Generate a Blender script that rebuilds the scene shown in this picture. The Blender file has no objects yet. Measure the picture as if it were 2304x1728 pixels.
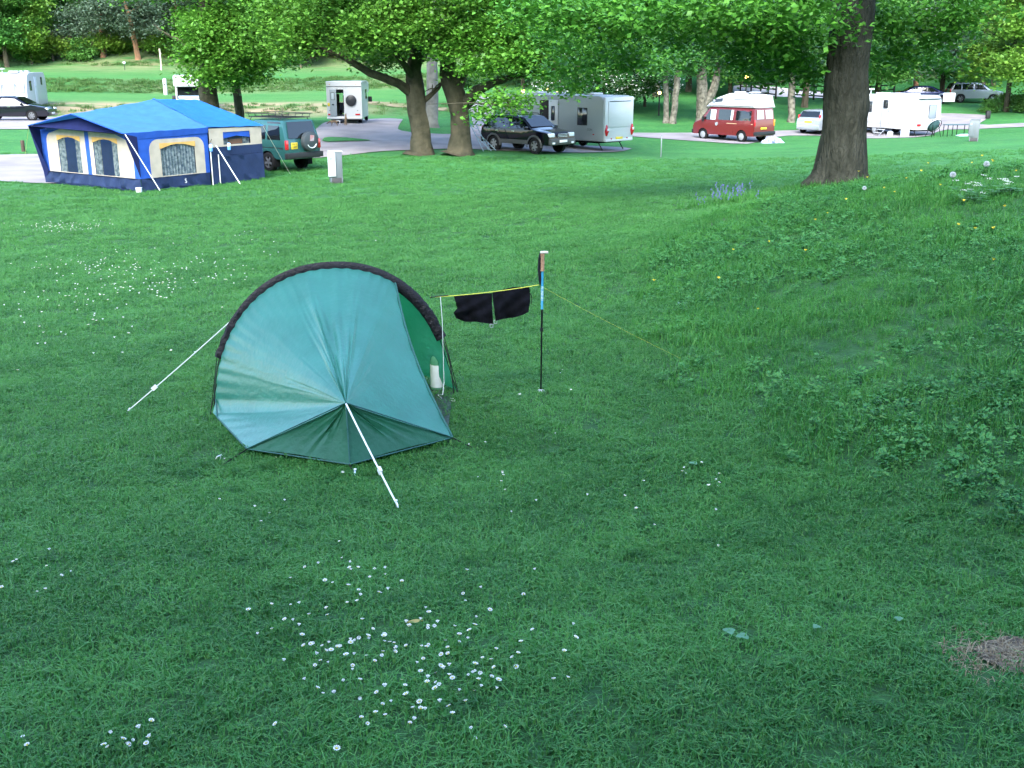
import bpy, bmesh, math, random
import numpy as np
from mathutils import Vector, Matrix, geometry
R = math.radians
rng = np.random.default_rng(7)
random.seed(7)
sc = bpy.context.scene
col = sc.collection

# ---------------------------------------------------------------- camera, sky, sun, exposure
EYE = 3.9; PITCH = R(16.6); F = 2400.0; PW, PH = 2304, 1728
cam_d = bpy.data.cameras.new('camera'); cam = bpy.data.objects.new('camera', cam_d); col.objects.link(cam)
cam.location = (0, 0, EYE); cam.rotation_euler = (R(90) - PITCH, 0, 0)
cam_d.sensor_width = 36; cam_d.lens = F / PW * 36; cam_d.clip_start = 0.05; cam_d.clip_end = 2000
sc.camera = cam
SUN_EL, SUN_AZ = R(38), R(192)          # azimuth measured from +Y towards +X: behind the camera, to the left
w = bpy.data.worlds.new('World'); sc.world = w; w.use_nodes = True
nt = w.node_tree; sky = nt.nodes.new('ShaderNodeTexSky'); sky.sky_type = 'NISHITA'; sky.sun_disc = False
sky.sun_elevation = SUN_EL; sky.sun_rotation = SUN_AZ; sky.air_density = 1.0; sky.dust_density = 0.6; sky.ozone_density = 1.6
bg = nt.nodes['Background']; bg.inputs['Strength'].default_value = 0.15
nt.links.new(sky.outputs[0], bg.inputs[0])
sd = bpy.data.lights.new('sun', 'SUN'); sun = bpy.data.objects.new('sun', sd); col.objects.link(sun)
sd.energy = 2.0; sd.angle = R(40); sd.color = (1.0, 0.95, 0.86)
sv = Vector((math.sin(SUN_AZ) * math.cos(SUN_EL), math.cos(SUN_AZ) * math.cos(SUN_EL), math.sin(SUN_EL)))
sun.rotation_euler = sv.to_track_quat('Z', 'Y').to_euler(); sun.location = sv * 60
vs = sc.view_settings; vs.view_transform = 'Standard'; vs.look = 'None'; vs.gamma = 1; vs.use_curve_mapping = False
vs.exposure = 2.55
cy = sc.cycles; cy.max_bounces = 4; cy.diffuse_bounces = 2; cy.glossy_bounces = 2; cy.transmission_bounces = 4; cy.transparent_max_bounces = 6; cy.caustics_reflective = False; cy.caustics_refractive = False; cy.use_adaptive_sampling = True; cy.adaptive_threshold = 0.03

# ---------------------------------------------------------------- materials
MATS = {}
def mat(name, c, rough=0.6, spec=0.5, metal=0.0, var=0.0, vscale=3.0, bump=0.0, bscale=20.0, trans=0.0, tcol=None,
        emit=None, coat=0.0, c2=None, detail=4.0, alpha=1.0, objvar=0.0):
    if name in MATS: return MATS[name]
    m = bpy.data.materials.new(name); m.use_nodes = True; MATS[name] = m
    n, l = m.node_tree.nodes, m.node_tree.links
    p = n['Principled BSDF']; out = n['Material Output']
    p.inputs['Base Color'].default_value = (*c, 1); p.inputs['Roughness'].default_value = rough
    p.inputs['Specular IOR Level'].default_value = spec; p.inputs['Metallic'].default_value = metal
    p.inputs['Coat Weight'].default_value = coat; p.inputs['Coat Roughness'].default_value = 0.06
    csock = None
    if var or c2:
        g = n.new('ShaderNodeNewGeometry'); tx = n.new('ShaderNodeTexNoise'); tx.inputs['Scale'].default_value = vscale
        tx.inputs['Detail'].default_value = detail
        l.new(g.outputs['Position'], tx.inputs['Vector'])
        mr = n.new('ShaderNodeMapRange'); mr.inputs[1].default_value = 0.3; mr.inputs[2].default_value = 0.7
        l.new(tx.outputs['Fac'], mr.inputs[0])
        mx = n.new('ShaderNodeMix'); mx.data_type = 'RGBA'
        a = c2 if c2 else tuple(v * (1 - var) for v in c); b = c if c2 else tuple(min(1, v * (1 + var)) for v in c)
        mx.inputs[6].default_value = (*a, 1); mx.inputs[7].default_value = (*b, 1)
        l.new(mr.outputs[0], mx.inputs[0]); csock = mx.outputs[2]
    if objvar:
        oi = n.new('ShaderNodeObjectInfo'); hs = n.new('ShaderNodeHueSaturation')
        m1 = n.new('ShaderNodeMapRange'); m1.inputs[3].default_value = 1 - objvar; m1.inputs[4].default_value = 1 + objvar
        m2 = n.new('ShaderNodeMapRange'); m2.inputs[3].default_value = 0.5 - objvar * .06; m2.inputs[4].default_value = 0.5 + objvar * .05
        l.new(oi.outputs['Random'], m1.inputs[0]); l.new(oi.outputs['Random'], m2.inputs[0])
        l.new(m1.outputs[0], hs.inputs['Value']); l.new(m2.outputs[0], hs.inputs['Hue'])
        if csock: l.new(csock, hs.inputs['Color'])
        else: hs.inputs['Color'].default_value = (*c, 1)
        csock = hs.outputs[0]
    if csock: l.new(csock, p.inputs['Base Color'])
    if bump:
        g2 = n.new('ShaderNodeNewGeometry'); t2 = n.new('ShaderNodeTexNoise'); t2.inputs['Scale'].default_value = bscale
        t2.inputs['Detail'].default_value = 6
        l.new(g2.outputs['Position'], t2.inputs['Vector'])
        bp = n.new('ShaderNodeBump'); bp.inputs['Strength'].default_value = bump; bp.inputs['Distance'].default_value = 0.05
        l.new(t2.outputs['Fac'], bp.inputs['Height']); l.new(bp.outputs[0], p.inputs['Normal'])
    if trans:
        tb = n.new('ShaderNodeBsdfTranslucent'); ms = n.new('ShaderNodeMixShader'); ms.inputs[0].default_value = trans
        if csock and not tcol:
            l.new(csock, tb.inputs[0])
        else: tb.inputs[0].default_value = (*(tcol or c), 1)
        l.new(p.outputs[0], ms.inputs[1]); l.new(tb.outputs[0], ms.inputs[2]); l.new(ms.outputs[0], out.inputs[0])
    if emit:
        p.inputs['Emission Color'].default_value = (*c, 1); p.inputs['Emission Strength'].default_value = emit
    if alpha < 1: p.inputs['Alpha'].default_value = alpha
    return m

# ---------------------------------------------------------------- mesh helpers
class MB:
    def __init__(s): s.v = []; s.f = []; s.mi = []; s.cur = 0
    def poly(s, pts):
        b = len(s.v); s.v += [tuple(p) for p in pts]; s.f.append(tuple(range(b, b + len(pts)))); s.mi.append(s.cur); return s
    def mesh(s, vs_, fs):
        b = len(s.v); s.v += [tuple(p) for p in vs_]
        for f in fs: s.f.append(tuple(i + b for i in f)); s.mi.append(s.cur)
        return s
    def box(s, c, d, rz=0, M=None, ch=0.0):
        x, y, z = d[0] / 2, d[1] / 2, d[2] / 2
        if ch:
            bm = bmesh.new(); bmesh.ops.create_cube(bm, size=1)
            bmesh.ops.scale(bm, vec=d, verts=bm.verts)
            bmesh.ops.bevel(bm, geom=list(bm.edges), offset=ch, segments=2, affect='EDGES', profile=.5)
            bm.verts.index_update(); P = [v.co.copy() for v in bm.verts]; Fs = [[v.index for v in f.verts] for f in bm.faces]; bm.free()
        else:
            P = [Vector(p) for p in ((-x,-y,-z),(x,-y,-z),(x,y,-z),(-x,y,-z),(-x,-y,z),(x,-y,z),(x,y,z),(-x,y,z))]
            Fs = [(0,3,2,1),(4,5,6,7),(0,1,5,4),(1,2,6,5),(2,3,7,6),(3,0,4,7)]
        m = M if M else Matrix.Rotation(rz, 3, 'Z')
        return s.mesh([tuple(m @ p + Vector(c)) for p in P], Fs)
    def tube(s, path, r, n=8, cap=True, flat=None, rn=None):
        path = [Vector(p) for p in path]; k = len(path)
        rr = r if hasattr(r, '__len__') else [r] * k
        b = len(s.v); up = Vector((0, 0, 1)); prev = None
        for i, p in enumerate(path):
            t = (path[min(i + 1, k - 1)] - path[max(i - 1, 0)]).normalized()
            if prev is None:
                a = t.cross(up if abs(t.z) < .9 else Vector((1, 0, 0))).normalized()
            else:
                a = (prev - t * prev.dot(t)).normalized()
            prev = a; c = t.cross(a)
            for j in range(n):
                th = 2 * math.pi * j / n; q = rr[i]
                if rn: q *= rn(i, j, p, th)
                s.v.append(tuple(p + a * math.cos(th) * q + c * math.sin(th) * q))
        for i in range(k - 1):
            for j in range(n):
                s.f.append((b + i*n + j, b + i*n + (j+1) % n, b + (i+1)*n + (j+1) % n, b + (i+1)*n + j)); s.mi.append(s.cur)
        if cap:
            s.f.append(tuple(b + j for j in reversed(range(n)))); s.f.append(tuple(b + (k-1)*n + j for j in range(n))); s.mi += [s.cur] * 2
        return s
    def lathe(s, prof, c=(0, 0, 0), axis='Z', n=20, cap=True):
        b = len(s.v); k = len(prof)
        for r_, h in prof:
            for j in range(n):
                th = 2 * math.pi * j / n; x, y = r_ * math.cos(th), r_ * math.sin(th)
                p = (x, y, h) if axis == 'Z' else ((h, x, y) if axis == 'X' else (x, h, y))
                s.v.append((p[0] + c[0], p[1] + c[1], p[2] + c[2]))
        for i in range(k - 1):
            for j in range(n):
                s.f.append((b + i*n + j, b + i*n + (j+1) % n, b + (i+1)*n + (j+1) % n, b + (i+1)*n + j)); s.mi.append(s.cur)
        if cap: s.f.append(tuple(b + j for j in reversed(range(n)))); s.f.append(tuple(b + (k-1)*n + j for j in range(n))); s.mi += [s.cur] * 2
        return s
    def grid(s, rows):
        b = len(s.v); n = len(rows[0])
        for r_ in rows: s.v += [tuple(p) for p in r_]
        for i in range(len(rows) - 1):
            for j in range(n - 1):
                s.f.append((b + i*n + j, b + i*n + j + 1, b + (i+1)*n + j + 1, b + (i+1)*n + j)); s.mi.append(s.cur)
        return s
    def ball(s, c, r, n=10, k=7, sq=(1, 1, 1)):
        b = len(s.v)
        rows = []
        for i in range(k + 1):
            ph = math.pi * i / k
            rows.append([(c[0] + r*sq[0]*math.sin(ph)*math.cos(2*math.pi*j/n), c[1] + r*sq[1]*math.sin(ph)*math.sin(2*math.pi*j/n), c[2] + r*sq[2]*math.cos(ph)) for j in range(n + 1)])
        return s.grid(rows)
    def build(s, name, m, parent=None, smooth=True, solid=0.0, sharp=35):
        me = bpy.data.meshes.new(name); me.from_pydata(s.v, [], s.f)
        ms = m if isinstance(m, (list, tuple)) else [m]
        for q in ms: me.materials.append(q)
        if len(ms) > 1: me.polygons.foreach_set('material_index', s.mi)
        bm = bmesh.new(); bm.from_mesh(me)
        bmesh.ops.remove_doubles(bm, verts=bm.verts, dist=1e-5)
        bmesh.ops.recalc_face_normals(bm, faces=bm.faces)
        if solid:
            bmesh.ops.solidify(bm, geom=list(bm.faces), thickness=solid)
        bm.to_mesh(me); bm.free()
        if smooth:
            me.polygons.foreach_set('use_smooth', [True] * len(me.polygons)); me.set_sharp_from_angle(angle=R(sharp))
        o = bpy.data.objects.new(name, me); col.objects.link(o)
        if parent: o.parent = parent
        return o

def np_mesh(name, V, Fq, m, smooth=False):
    """fast mesh from numpy arrays; Fq is (n,k)"""
    me = bpy.data.meshes.new(name); n, k = Fq.shape
    me.vertices.add(len(V)); me.vertices.foreach_set('co', V.astype(np.float32).ravel())
    me.loops.add(n * k); me.loops.foreach_set('vertex_index', Fq.astype(np.int32).ravel())
    me.polygons.add(n); me.polygons.foreach_set('loop_start', np.arange(0, n * k, k, dtype=np.int32))
    if smooth: me.polygons.foreach_set('use_smooth', np.ones(n, bool))
    me.materials.append(m); me.update(calc_edges=True); return me
def link(name, me, parent=None):
    o = bpy.data.objects.new(name, me); col.objects.link(o)
    if parent: o.parent = parent
    return o
def tag(o, label=None, cat=None, group=None, kind=None):
    if label: o['label'] = label
    if cat: o['category'] = cat
    if group: o['group'] = group
    if kind: o['kind'] = kind
    return o
def thing(name, label, cat, loc=(0, 0, 0), rz=0.0, group=None):
    o = bpy.data.objects.new(name, None); col.objects.link(o); o.empty_display_size = .2
    o.location = loc; o.rotation_euler = (0, 0, rz); return tag(o, label, cat, group)
def copy_tree(o, parent=None):
    c = o.copy(); col.objects.link(c); c.parent = parent
    for ch in list(o.children): copy_tree(ch, c)
    return c
def text_part(s, size, name, m, parent, loc, rot, sx=1.0):
    cu = bpy.data.curves.new(name, 'FONT'); cu.body = s; cu.size = size; cu.align_x = 'CENTER'; cu.align_y = 'CENTER'; cu.extrude = .002
    t = bpy.data.objects.new('t', cu); col.objects.link(t)
    me = bpy.data.meshes.new_from_object(t.evaluated_get(bpy.context.evaluated_depsgraph_get()))
    bpy.data.objects.remove(t); me.materials.clear(); me.materials.append(m)
    o = link(name, me, parent); o.location = loc; o.rotation_euler = rot; o.scale = (sx, 1, 1); return o
def inside(p, poly):
    x, y = p; c = False; n = len(poly)
    for i in range(n):
        x1, y1 = poly[i]; x2, y2 = poly[i - 1]
        if (y1 > y) != (y2 > y) and x < (x2 - x1) * (y - y1) / (y2 - y1) + x1: c = not c
    return c
def fill2d(outer, holes=(), pts=()):
    V = []; E = []
    for lp in [outer, *holes]:
        b = len(V); V += [Vector(p) for p in lp]; E += [(b + i, b + (i + 1) % len(lp)) for i in range(len(lp))]
    V += [Vector(p) for p in pts]
    vo, _, fo, *_ = geometry.delaunay_2d_cdt(V, E, [], 0, 1e-5)
    out = []
    for f in fo:
        c = sum((vo[i] for i in f), Vector((0, 0))) / len(f)
        if inside(c, outer) and not any(inside(c, h) for h in holes): out.append(tuple(f))
    return [tuple(v) for v in vo], out

# ---------------------------------------------------------------- photo pixels -> directions
cp, sp = math.cos(PITCH), math.sin(PITCH)
def ray(px, py):
    u = (np.asarray(px, float) - PW / 2) / F; v = -(np.asarray(py, float) - PH / 2) / F
    return u, v * sp + cp, v * cp - sp          # x, y, z of the direction
def at(px, py, Y):
    x, y, z = ray(px, py); t = Y / y
    return Vector((float(x * t), Y, EYE + float(z * t)))

# ---------------------------------------------------------------- terrain height
CTRL = np.array([
 (0,-8,3.1),(-8,-8,2.7),(8,-8,3.7),(0,0,2.28),(-3,0,2.1),(3,0,2.5),(-9,0,1.9),(9,0,3.0),
 (0,3,2.0),(1.3,3,2.08),(-2,3,1.92),(-4,4,1.72),(-1.2,6.2,1.58),(-2.2,7.2,1.5),(-.4,7.5,1.54),(.3,7.8,1.5),(-5,7,1.38),(-10,7,1.2),
 (2.1,4,2.0),(3,4,2.28),(4.5,4,2.55),(1.57,5.7,1.75),(2.6,5.7,2.05),
 (1.27,8.2,1.56),(2.3,8.2,1.86),(3.5,8.2,2.16),(5,8.2,2.45),(8,8,2.9),
 (1.5,12,1.45),(2.5,12,1.72),(4,12,2.12),(6,12,2.48),(10,12,2.8),(-3,12,1.12),(-8,12,.9),
 (2.6,17.5,1.38),(4.36,17,1.90),(5.45,16,2.22),(6.6,14,2.62),(7.5,19.5,1.78),(10,17,2.35),
 (7.4,24,1.37),(10.5,24,1.5),(15,24,1.9),(5,22,1.22),(12,30,.7),(6,31,.55),(18,36,.5),
 (-5,20,.62),(2,21,.92),(-12,20,.45),(-25,20,.3),(-14,34.5,.02),(-6,36,.03),(3,36,.15),(13,42,.1),(-22,38,0),(-9,41,.03),
 (0,50,-.02),(-4,50,0),(8,57,-.32),(13,62,-.36),(22,69,-.45),(-20,50,.15),(-28,66,.72),(-33,76,.55),(-22,74,.42),(-9.5,63,.68),
 (23,57,.17),(34,58,.3),(-45,50,.4),(-60,70,.8),(-45,30,.1),(40,40,1.0),(45,20,3),(60,60,.8),
 (6,74,.15),(16,76,.05),(28,80,.1),(20,88,.8),(16,98,1.45),(30,98,1.2),(46,101,.9),(60,95,1.2),(0,88,.9),(-8,80,.5),(-20,84,.4),(-40,86,.5),(-60,95,.6),
 (-20,105,.4),(-45,105,.5),(0,105,1.2)], float)
def _phi(d2): return np.where(d2 > 1e-9, .5 * d2 * np.log(np.maximum(d2, 1e-9)), 0)
_n = len(CTRL); _s = 10.0; _C = CTRL[:, :2] / _s
_d2 = ((_C[:, None] - _C[None]) ** 2).sum(-1)
_A = np.zeros((_n + 3, _n + 3)); _A[:_n, :_n] = _phi(_d2) + np.eye(_n) * .002
_A[:_n, _n] = 1; _A[:_n, _n+1:] = _C; _A[_n:, :_n] = _A[:_n, _n:].T
_W = np.linalg.solve(_A, np.r_[CTRL[:, 2], 0, 0, 0])
def sstep(a, b, x):
    t = np.clip((x - a) / (b - a), 0, 1); return t * t * (3 - 2 * t)
def H(x, y):
    x = np.atleast_1d(np.asarray(x, float)); y = np.atleast_1d(np.asarray(y, float)); sh = x.shape
    x, y = x.ravel(), y.ravel(); out = np.empty(len(x))
    xe, ye = np.clip(x, -62, 62), np.clip(y, -9, 100)
    for i in range(0, len(x), 20000):
        P = np.c_[xe[i:i+20000], ye[i:i+20000]] / _s
        d2 = ((P[:, None] - _C[None]) ** 2).sum(-1)
        out[i:i+20000] = _phi(d2) @ _W[:_n] + _W[_n] + P @ _W[_n+1:]
    ml = 1 - sstep(-3, 12, x); yy = y + .8 * np.sin(x * .13) + .4 * np.sin(x * .31)
    gl = np.interp(yy, [76, 80, 92, 97, 106, 112, 120, 150, 200], [0, .85, 1.3, 2.45, 2.85, 3.5, 6, 18, 30])
    gr = np.interp(yy, [97, 112, 120, 150, 200], [0, 1.6, 4, 16, 28])
    out += gl * ml + gr * (1 - ml)
    out += .45 * np.maximum(0, -7 - y)                     # unseen rise added behind the camera to block low light
    near = 1 - sstep(30, 60, y)
    out += near * (.012 * np.sin(x * 2.1 + y * .7) + .010 * np.sin(y * 2.7 - x * 1.3) + .006 * np.sin(x * 5.3 + 1) * np.sin(y * 4.7))
    return out.reshape(sh)
def h(x, y): return float(H(x, y)[0])
_Ys = np.concatenate([np.linspace(1.2, 30, 900), np.linspace(30.1, 175, 1100)])
def ground_px(px, py):
    """where the ray through a photo pixel first meets the ground"""
    dx, dy, dz = ray(px, py); t = _Ys / dy
    d = EYE + dz * t - H(dx * t, _Ys); k = np.argmax(d < 0)
    if d[k] >= 0: k = len(_Ys) - 1
    if k == 0: Y = _Ys[0]
    else: Y = _Ys[k-1] + (_Ys[k] - _Ys[k-1]) * d[k-1] / (d[k-1] - d[k] + 1e-12)
    X = dx * Y / dy; return Vector((float(X), float(Y), h(X, Y)))
def on(x, y, dz=0): return Vector((x, y, h(x, y) + dz))
# ---------------------------------------------------------------- ground
def ground_material():
    m = bpy.data.materials.new('lawn_ground'); m.use_nodes = True
    n, l = m.node_tree.nodes, m.node_tree.links; p = n['Principled BSDF']
    g = n.new('ShaderNodeNewGeometry')
    def noise(scale, detail=5, sx=1, sy=1):
        mp = n.new('ShaderNodeMapping'); mp.inputs['Scale'].default_value = (sx, sy, 1)
        t = n.new('ShaderNodeTexNoise'); t.inputs['Scale'].default_value = scale; t.inputs['Detail'].default_value = detail
        l.new(g.outputs['Position'], mp.inputs[0]); l.new(mp.outputs[0], t.inputs['Vector']); return t.outputs['Fac']
    def ramp(f, a, b):
        r = n.new('ShaderNodeMapRange'); r.inputs[1].default_value = a; r.inputs[2].default_value = b; l.new(f, r.inputs[0]); return r.outputs[0]
    def mix(f, a, b):
        x = n.new('ShaderNodeMix'); x.data_type = 'RGBA'
        l.new(f, x.inputs[0])
        for i, s in ((6, a), (7, b)):
            if isinstance(s, tuple): x.inputs[i].default_value = (*s, 1)
            else: l.new(s, x.inputs[i])
        return x.outputs[2]
    def attr(nm):
        a = n.new('ShaderNodeAttribute'); a.attribute_name = nm; return a.outputs['Fac']
    def mul(a, b):
        x = n.new('ShaderNodeMath'); x.operation = 'MULTIPLY'; l.new(a, x.inputs[0]); l.new(b, x.inputs[1]); return x.outputs[0]
    c = mix(ramp(noise(.35, 4, .6, 1), .35, .68), LAWN_D, LAWN_L)
    c = mix(ramp(noise(2.3, 3), .5, .75), c, LAWN_Y)
    c = mix(ramp(noise(14, 2), .45, .8), c, LAWN_X)
    th = n.new('ShaderNodeMath'); th.operation = 'MULTIPLY'; th.inputs[1].default_value = .8; l.new(attr('thatch'), th.inputs[0]); c = mix(th.outputs[0], c, mix(ramp(noise(5, 3), .35, .65), (.010, .050, .014), (.030, .085, .022)))
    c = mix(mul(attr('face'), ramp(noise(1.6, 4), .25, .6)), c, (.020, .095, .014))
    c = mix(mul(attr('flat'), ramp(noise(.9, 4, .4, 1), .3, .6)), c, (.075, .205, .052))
    c = mix(mul(attr('dry'), ramp(noise(.8, 5, .5, 1.2), .3, .55)), c, (.33, .25, .16))
    c = mix(attr('litter'), c, mix(ramp(noise(.6, 6), .35, .65), (.06, .11, .03), (.12, .09, .05)))
    c = mix(mul(attr('soil'), ramp(noise(9, 5), .3, .5)), c, (.055, .045, .035))
    l.new(c, p.inputs['Base Color']); p.inputs['Roughness'].default_value = .85; p.inputs['Specular IOR Level'].default_value = .25
    b = n.new('ShaderNodeBump'); b.inputs['Strength'].default_value = .8; b.inputs['Distance'].default_value = .06
    a2 = n.new('ShaderNodeMath'); a2.operation = 'ADD'; l.new(noise(6, 8), a2.inputs[0]); l.new(noise(28, 4), a2.inputs[1])
    l.new(a2.outputs[0], b.inputs['Height']); l.new(b.outputs[0], p.inputs['Normal'])
    return m
LAWN_D, LAWN_L, LAWN_Y, LAWN_X = (.030, .150, .034), (.050, .215, .050), (.080, .235, .050), (.020, .100, .024)
def spaced(a, b, near, d0, d1):
    """coordinates from a to b, step d0 at distance 0 growing to d1"""
    o = [0.0]
    while o[-1] < b: o.append(o[-1] + d0 + (d1 - d0) * min(1, max(0, (abs(o[-1]) - near)) / 60))
    q = [0.0]
    while q[-1] > a: q.append(q[-1] - (d0 + (d1 - d0) * min(1, max(0, (abs(q[-1]) - near)) / 60)))
    return np.array(q[:0:-1] + o)
gx = spaced(-120, 120, 7, .13, 4); gy = spaced(-70, 215, 18, .13, 2.2)
GX, GY = np.meshgrid(gx, gy); GZ = H(GX, GY)
nx, ny = len(gx), len(gy); I = np.arange(nx * ny).reshape(ny, nx)
Fq = np.stack([I[:-1, :-1], I[:-1, 1:], I[1:, 1:], I[1:, :-1]], -1).reshape(-1, 4)
gme = np_mesh('ground', np.stack([GX, GY, GZ], -1).reshape(-1, 3), Fq, ground_material(), True)
def blob(cx, cy, rx, ry): return np.exp(-(((GX - cx) / rx) ** 2 + ((GY - cy) / ry) ** 2))
dry = np.clip(1.2 * blob(-30, 78.6, 7, 2.6) + 1.0 * blob(-21, 79, 6, 2.4) + .9 * blob(-15.5, 79, 6, 2.2) + .5 * blob(-26, 94, 8, 2) + .45 * blob(-10, 95, 5, 2) + .5 * blob(-12, 112, 9, 5) + .5 * blob(-38, 111, 9, 5), 0, 1)
litter = sstep(111, 117, GY + 1.5 * np.sin(GX * .2)) * (1 - .0 * GX)
soil = np.clip(1.3 * blob(3.1, 15.6, .55, .5) + blob(7.35, 24, 1.6, 1.4) * .35, 0, 1)
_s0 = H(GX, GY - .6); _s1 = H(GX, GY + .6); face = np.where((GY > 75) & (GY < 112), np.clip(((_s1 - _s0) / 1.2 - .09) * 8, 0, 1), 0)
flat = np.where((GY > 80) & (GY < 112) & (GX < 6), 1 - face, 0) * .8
thatch = 1 - sstep(20, 47, GY)
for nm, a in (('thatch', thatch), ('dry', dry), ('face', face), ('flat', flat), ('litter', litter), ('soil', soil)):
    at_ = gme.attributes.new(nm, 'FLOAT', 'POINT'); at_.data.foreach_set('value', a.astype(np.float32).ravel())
ground = tag(link('ground', gme), kind='structure')

ROADS = []
def drape(name, pix, m, step=1.0, dz=.035, label=None, world=None):
    P = world or [tuple(ground_px(*q)[:2]) for q in pix]
    # smooth the outline a little
    Q = []
    for i in range(len(P)):
        a, b = P[i], P[(i + 1) % len(P)]; Q += [(a[0]*.8 + b[0]*.2, a[1]*.8 + b[1]*.2), (a[0]*.2 + b[0]*.8, a[1]*.2 + b[1]*.8)]
    D = []
    for i in range(len(Q)):
        a, b = Vector(Q[i]), Vector(Q[(i + 1) % len(Q)]); k = max(1, int((b - a).length / step))
        D += [tuple(a.lerp(b, j / k)) for j in range(k)]
    D = [(x + .06 * step * math.sin(9 * x + 5 * y), y + .06 * step * math.cos(7 * x - 4 * y)) for x, y in D]
    xs, ys = [d[0] for d in D], [d[1] for d in D]
    if 'gravel' in name: ROADS.append((D, min(xs), max(xs), min(ys), max(ys)))
    pts = [(x, y) for x in np.arange(min(xs), max(xs), step) for y in np.arange(min(ys), max(ys), step) if inside((x, y), D)]
    V, T = fill2d(D, (), pts); z = H([v[0] for v in V], [v[1] for v in V]) + dz
    b = MB(); b.mesh([(v[0], v[1], zz) for v, zz in zip(V, z)], T)
    o = b.build(name, m); tag(o, kind='structure')
    if label: o['label'] = label
    return o
gravel = mat('gravel', (.30, .275, .28), .9, .2, c2=(.20, .185, .195), vscale=.7, detail=9, bump=.5, bscale=14)
drape('gravel_road', [(660,324),(720,284),(760,270),(905,266),(898,285),(893,294),(935,300),(1010,303),(1050,302),(1062,285),(1065,262),(1052,243),(1046,225),(1062,207),(1085,203),(1105,225),(1112,250),(1102,280),(1092,300),(1140,316),(1300,328),(1425,333),(1400,343),(1290,345),(1120,340),(1060,336),(1000,336),(930,338),(850,342),(760,352),(660,362)], gravel, 1.2)
drape('gravel_road', [(1380,299),(1573,300),(1748,295),(1800,293),(1860,286),(1900,280),(2100,262),(2118,255),(2221,259),(2218,268),(2200,283),(2304,277),(2400,274),(2400,283),(2304,286),(2200,291),(2118,293),(2080,309),(1949,313),(1860,306),(1748,306),(1690,324),(1673,325),(1565,318),(1440,309),(1380,304)], gravel, 1.4)
drape('gravel_pad', [(-90,264),(60,264),(140,257),(255,257),(200,285),(100,292),(-90,292)], gravel, 1.4)
drape('gravel_pad', [(-120,353),(95,347),(420,352),(600,350),(600,384),(400,400),(133,415),(95,414),(-120,404)], gravel, 1.0)
drape('upper_road', [(1650,192),(1740,196),(1790,203),(1900,212),(1900,224),(1780,220),(1650,212)], mat('pale_road', (.55,.53,.56), .9, .2, var=.15), 2.0, .06)
drape('grass_island', [(728,311),(790,313),(842,319),(790,320),(726,322)], gme.materials[0], .8, .075)
drape('worn_track', [(820,229),(920,235),(1012,243),(1012,251),(920,243),(820,236)], mat('track', (.27,.19,.15), .95, .1, c2=(.10,.14,.05), vscale=1.2), 1.5, .04)
drape('bare_soil', [(2188,1466),(2204,1458),(2222,1446),(2240,1447),(2262,1437),(2290,1440),(2330,1437),(2345,1470),(2340,1500),(2318,1530),(2296,1518),(2265,1520),(2240,1500),(2212,1492),(2208,1478)],
      mat('dry_soil', (.26,.205,.15), .95, .1, c2=(.075,.062,.048), vscale=42, detail=8, bump=1.0, bscale=70), .04, .012)

# ---------------------------------------------------------------- grass as real blades
def blade_mat(name, a, b, c, tr=.35, sc1=1.3):
    m = bpy.data.materials.new(name); m.use_nodes = True; n, l = m.node_tree.nodes, m.node_tree.links
    p = n['Principled BSDF']; g = n.new('ShaderNodeNewGeometry')
    def mix(f, x, y):
        q = n.new('ShaderNodeMix'); q.data_type = 'RGBA'; l.new(f, q.inputs[0])
        for i, s in ((6, x), (7, y)):
            if isinstance(s, tuple): q.inputs[i].default_value = (*s, 1)
            else: l.new(s, q.inputs[i])
        return q.outputs[2]
    def nz(s, lo, hi, d=4):
        t = n.new('ShaderNodeTexNoise'); t.inputs['Scale'].default_value = s; t.inputs['Detail'].default_value = d
        l.new(g.outputs['Position'], t.inputs['Vector']); r = n.new('ShaderNodeMapRange'); r.inputs[1].default_value = lo; r.inputs[2].default_value = hi
        l.new(t.outputs['Fac'], r.inputs[0]); return r.outputs[0]
    c0 = mix(nz(sc1, .36, .66, 3), a, b); c1 = mix(nz(60, .45, .8, 0), c0, c); c3 = mix(nz(7, .55, .8, 1), c1, tuple(v * .8 for v in a))
    l.new(c3, p.inputs['Base Color']); p.inputs['Roughness'].default_value = .5; p.inputs['Specular IOR Level'].default_value = .3
    tb = n.new('ShaderNodeBsdfTranslucent'); l.new(c3, tb.inputs[0]); ms = n.new('ShaderNodeMixShader'); ms.inputs[0].default_value = tr
    l.new(p.outputs[0], ms.inputs[1]); l.new(tb.outputs[0], ms.inputs[2]); l.new(ms.outputs[0], n['Material Output'].inputs[0])
    return m
lawn_m = blade_mat('lawn_blade', (.036, .170, .036), (.072, .265, .058), (.13, .31, .08))
rough_m = blade_mat('rough_blade', (.028, .160, .030), (.060, .250, .042), (.115, .30, .055), sc1=.9)
weed_m = blade_mat('weed_leaf', (.026, .150, .036), (.050, .215, .050), (.10, .27, .06), tr=.2)
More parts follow.
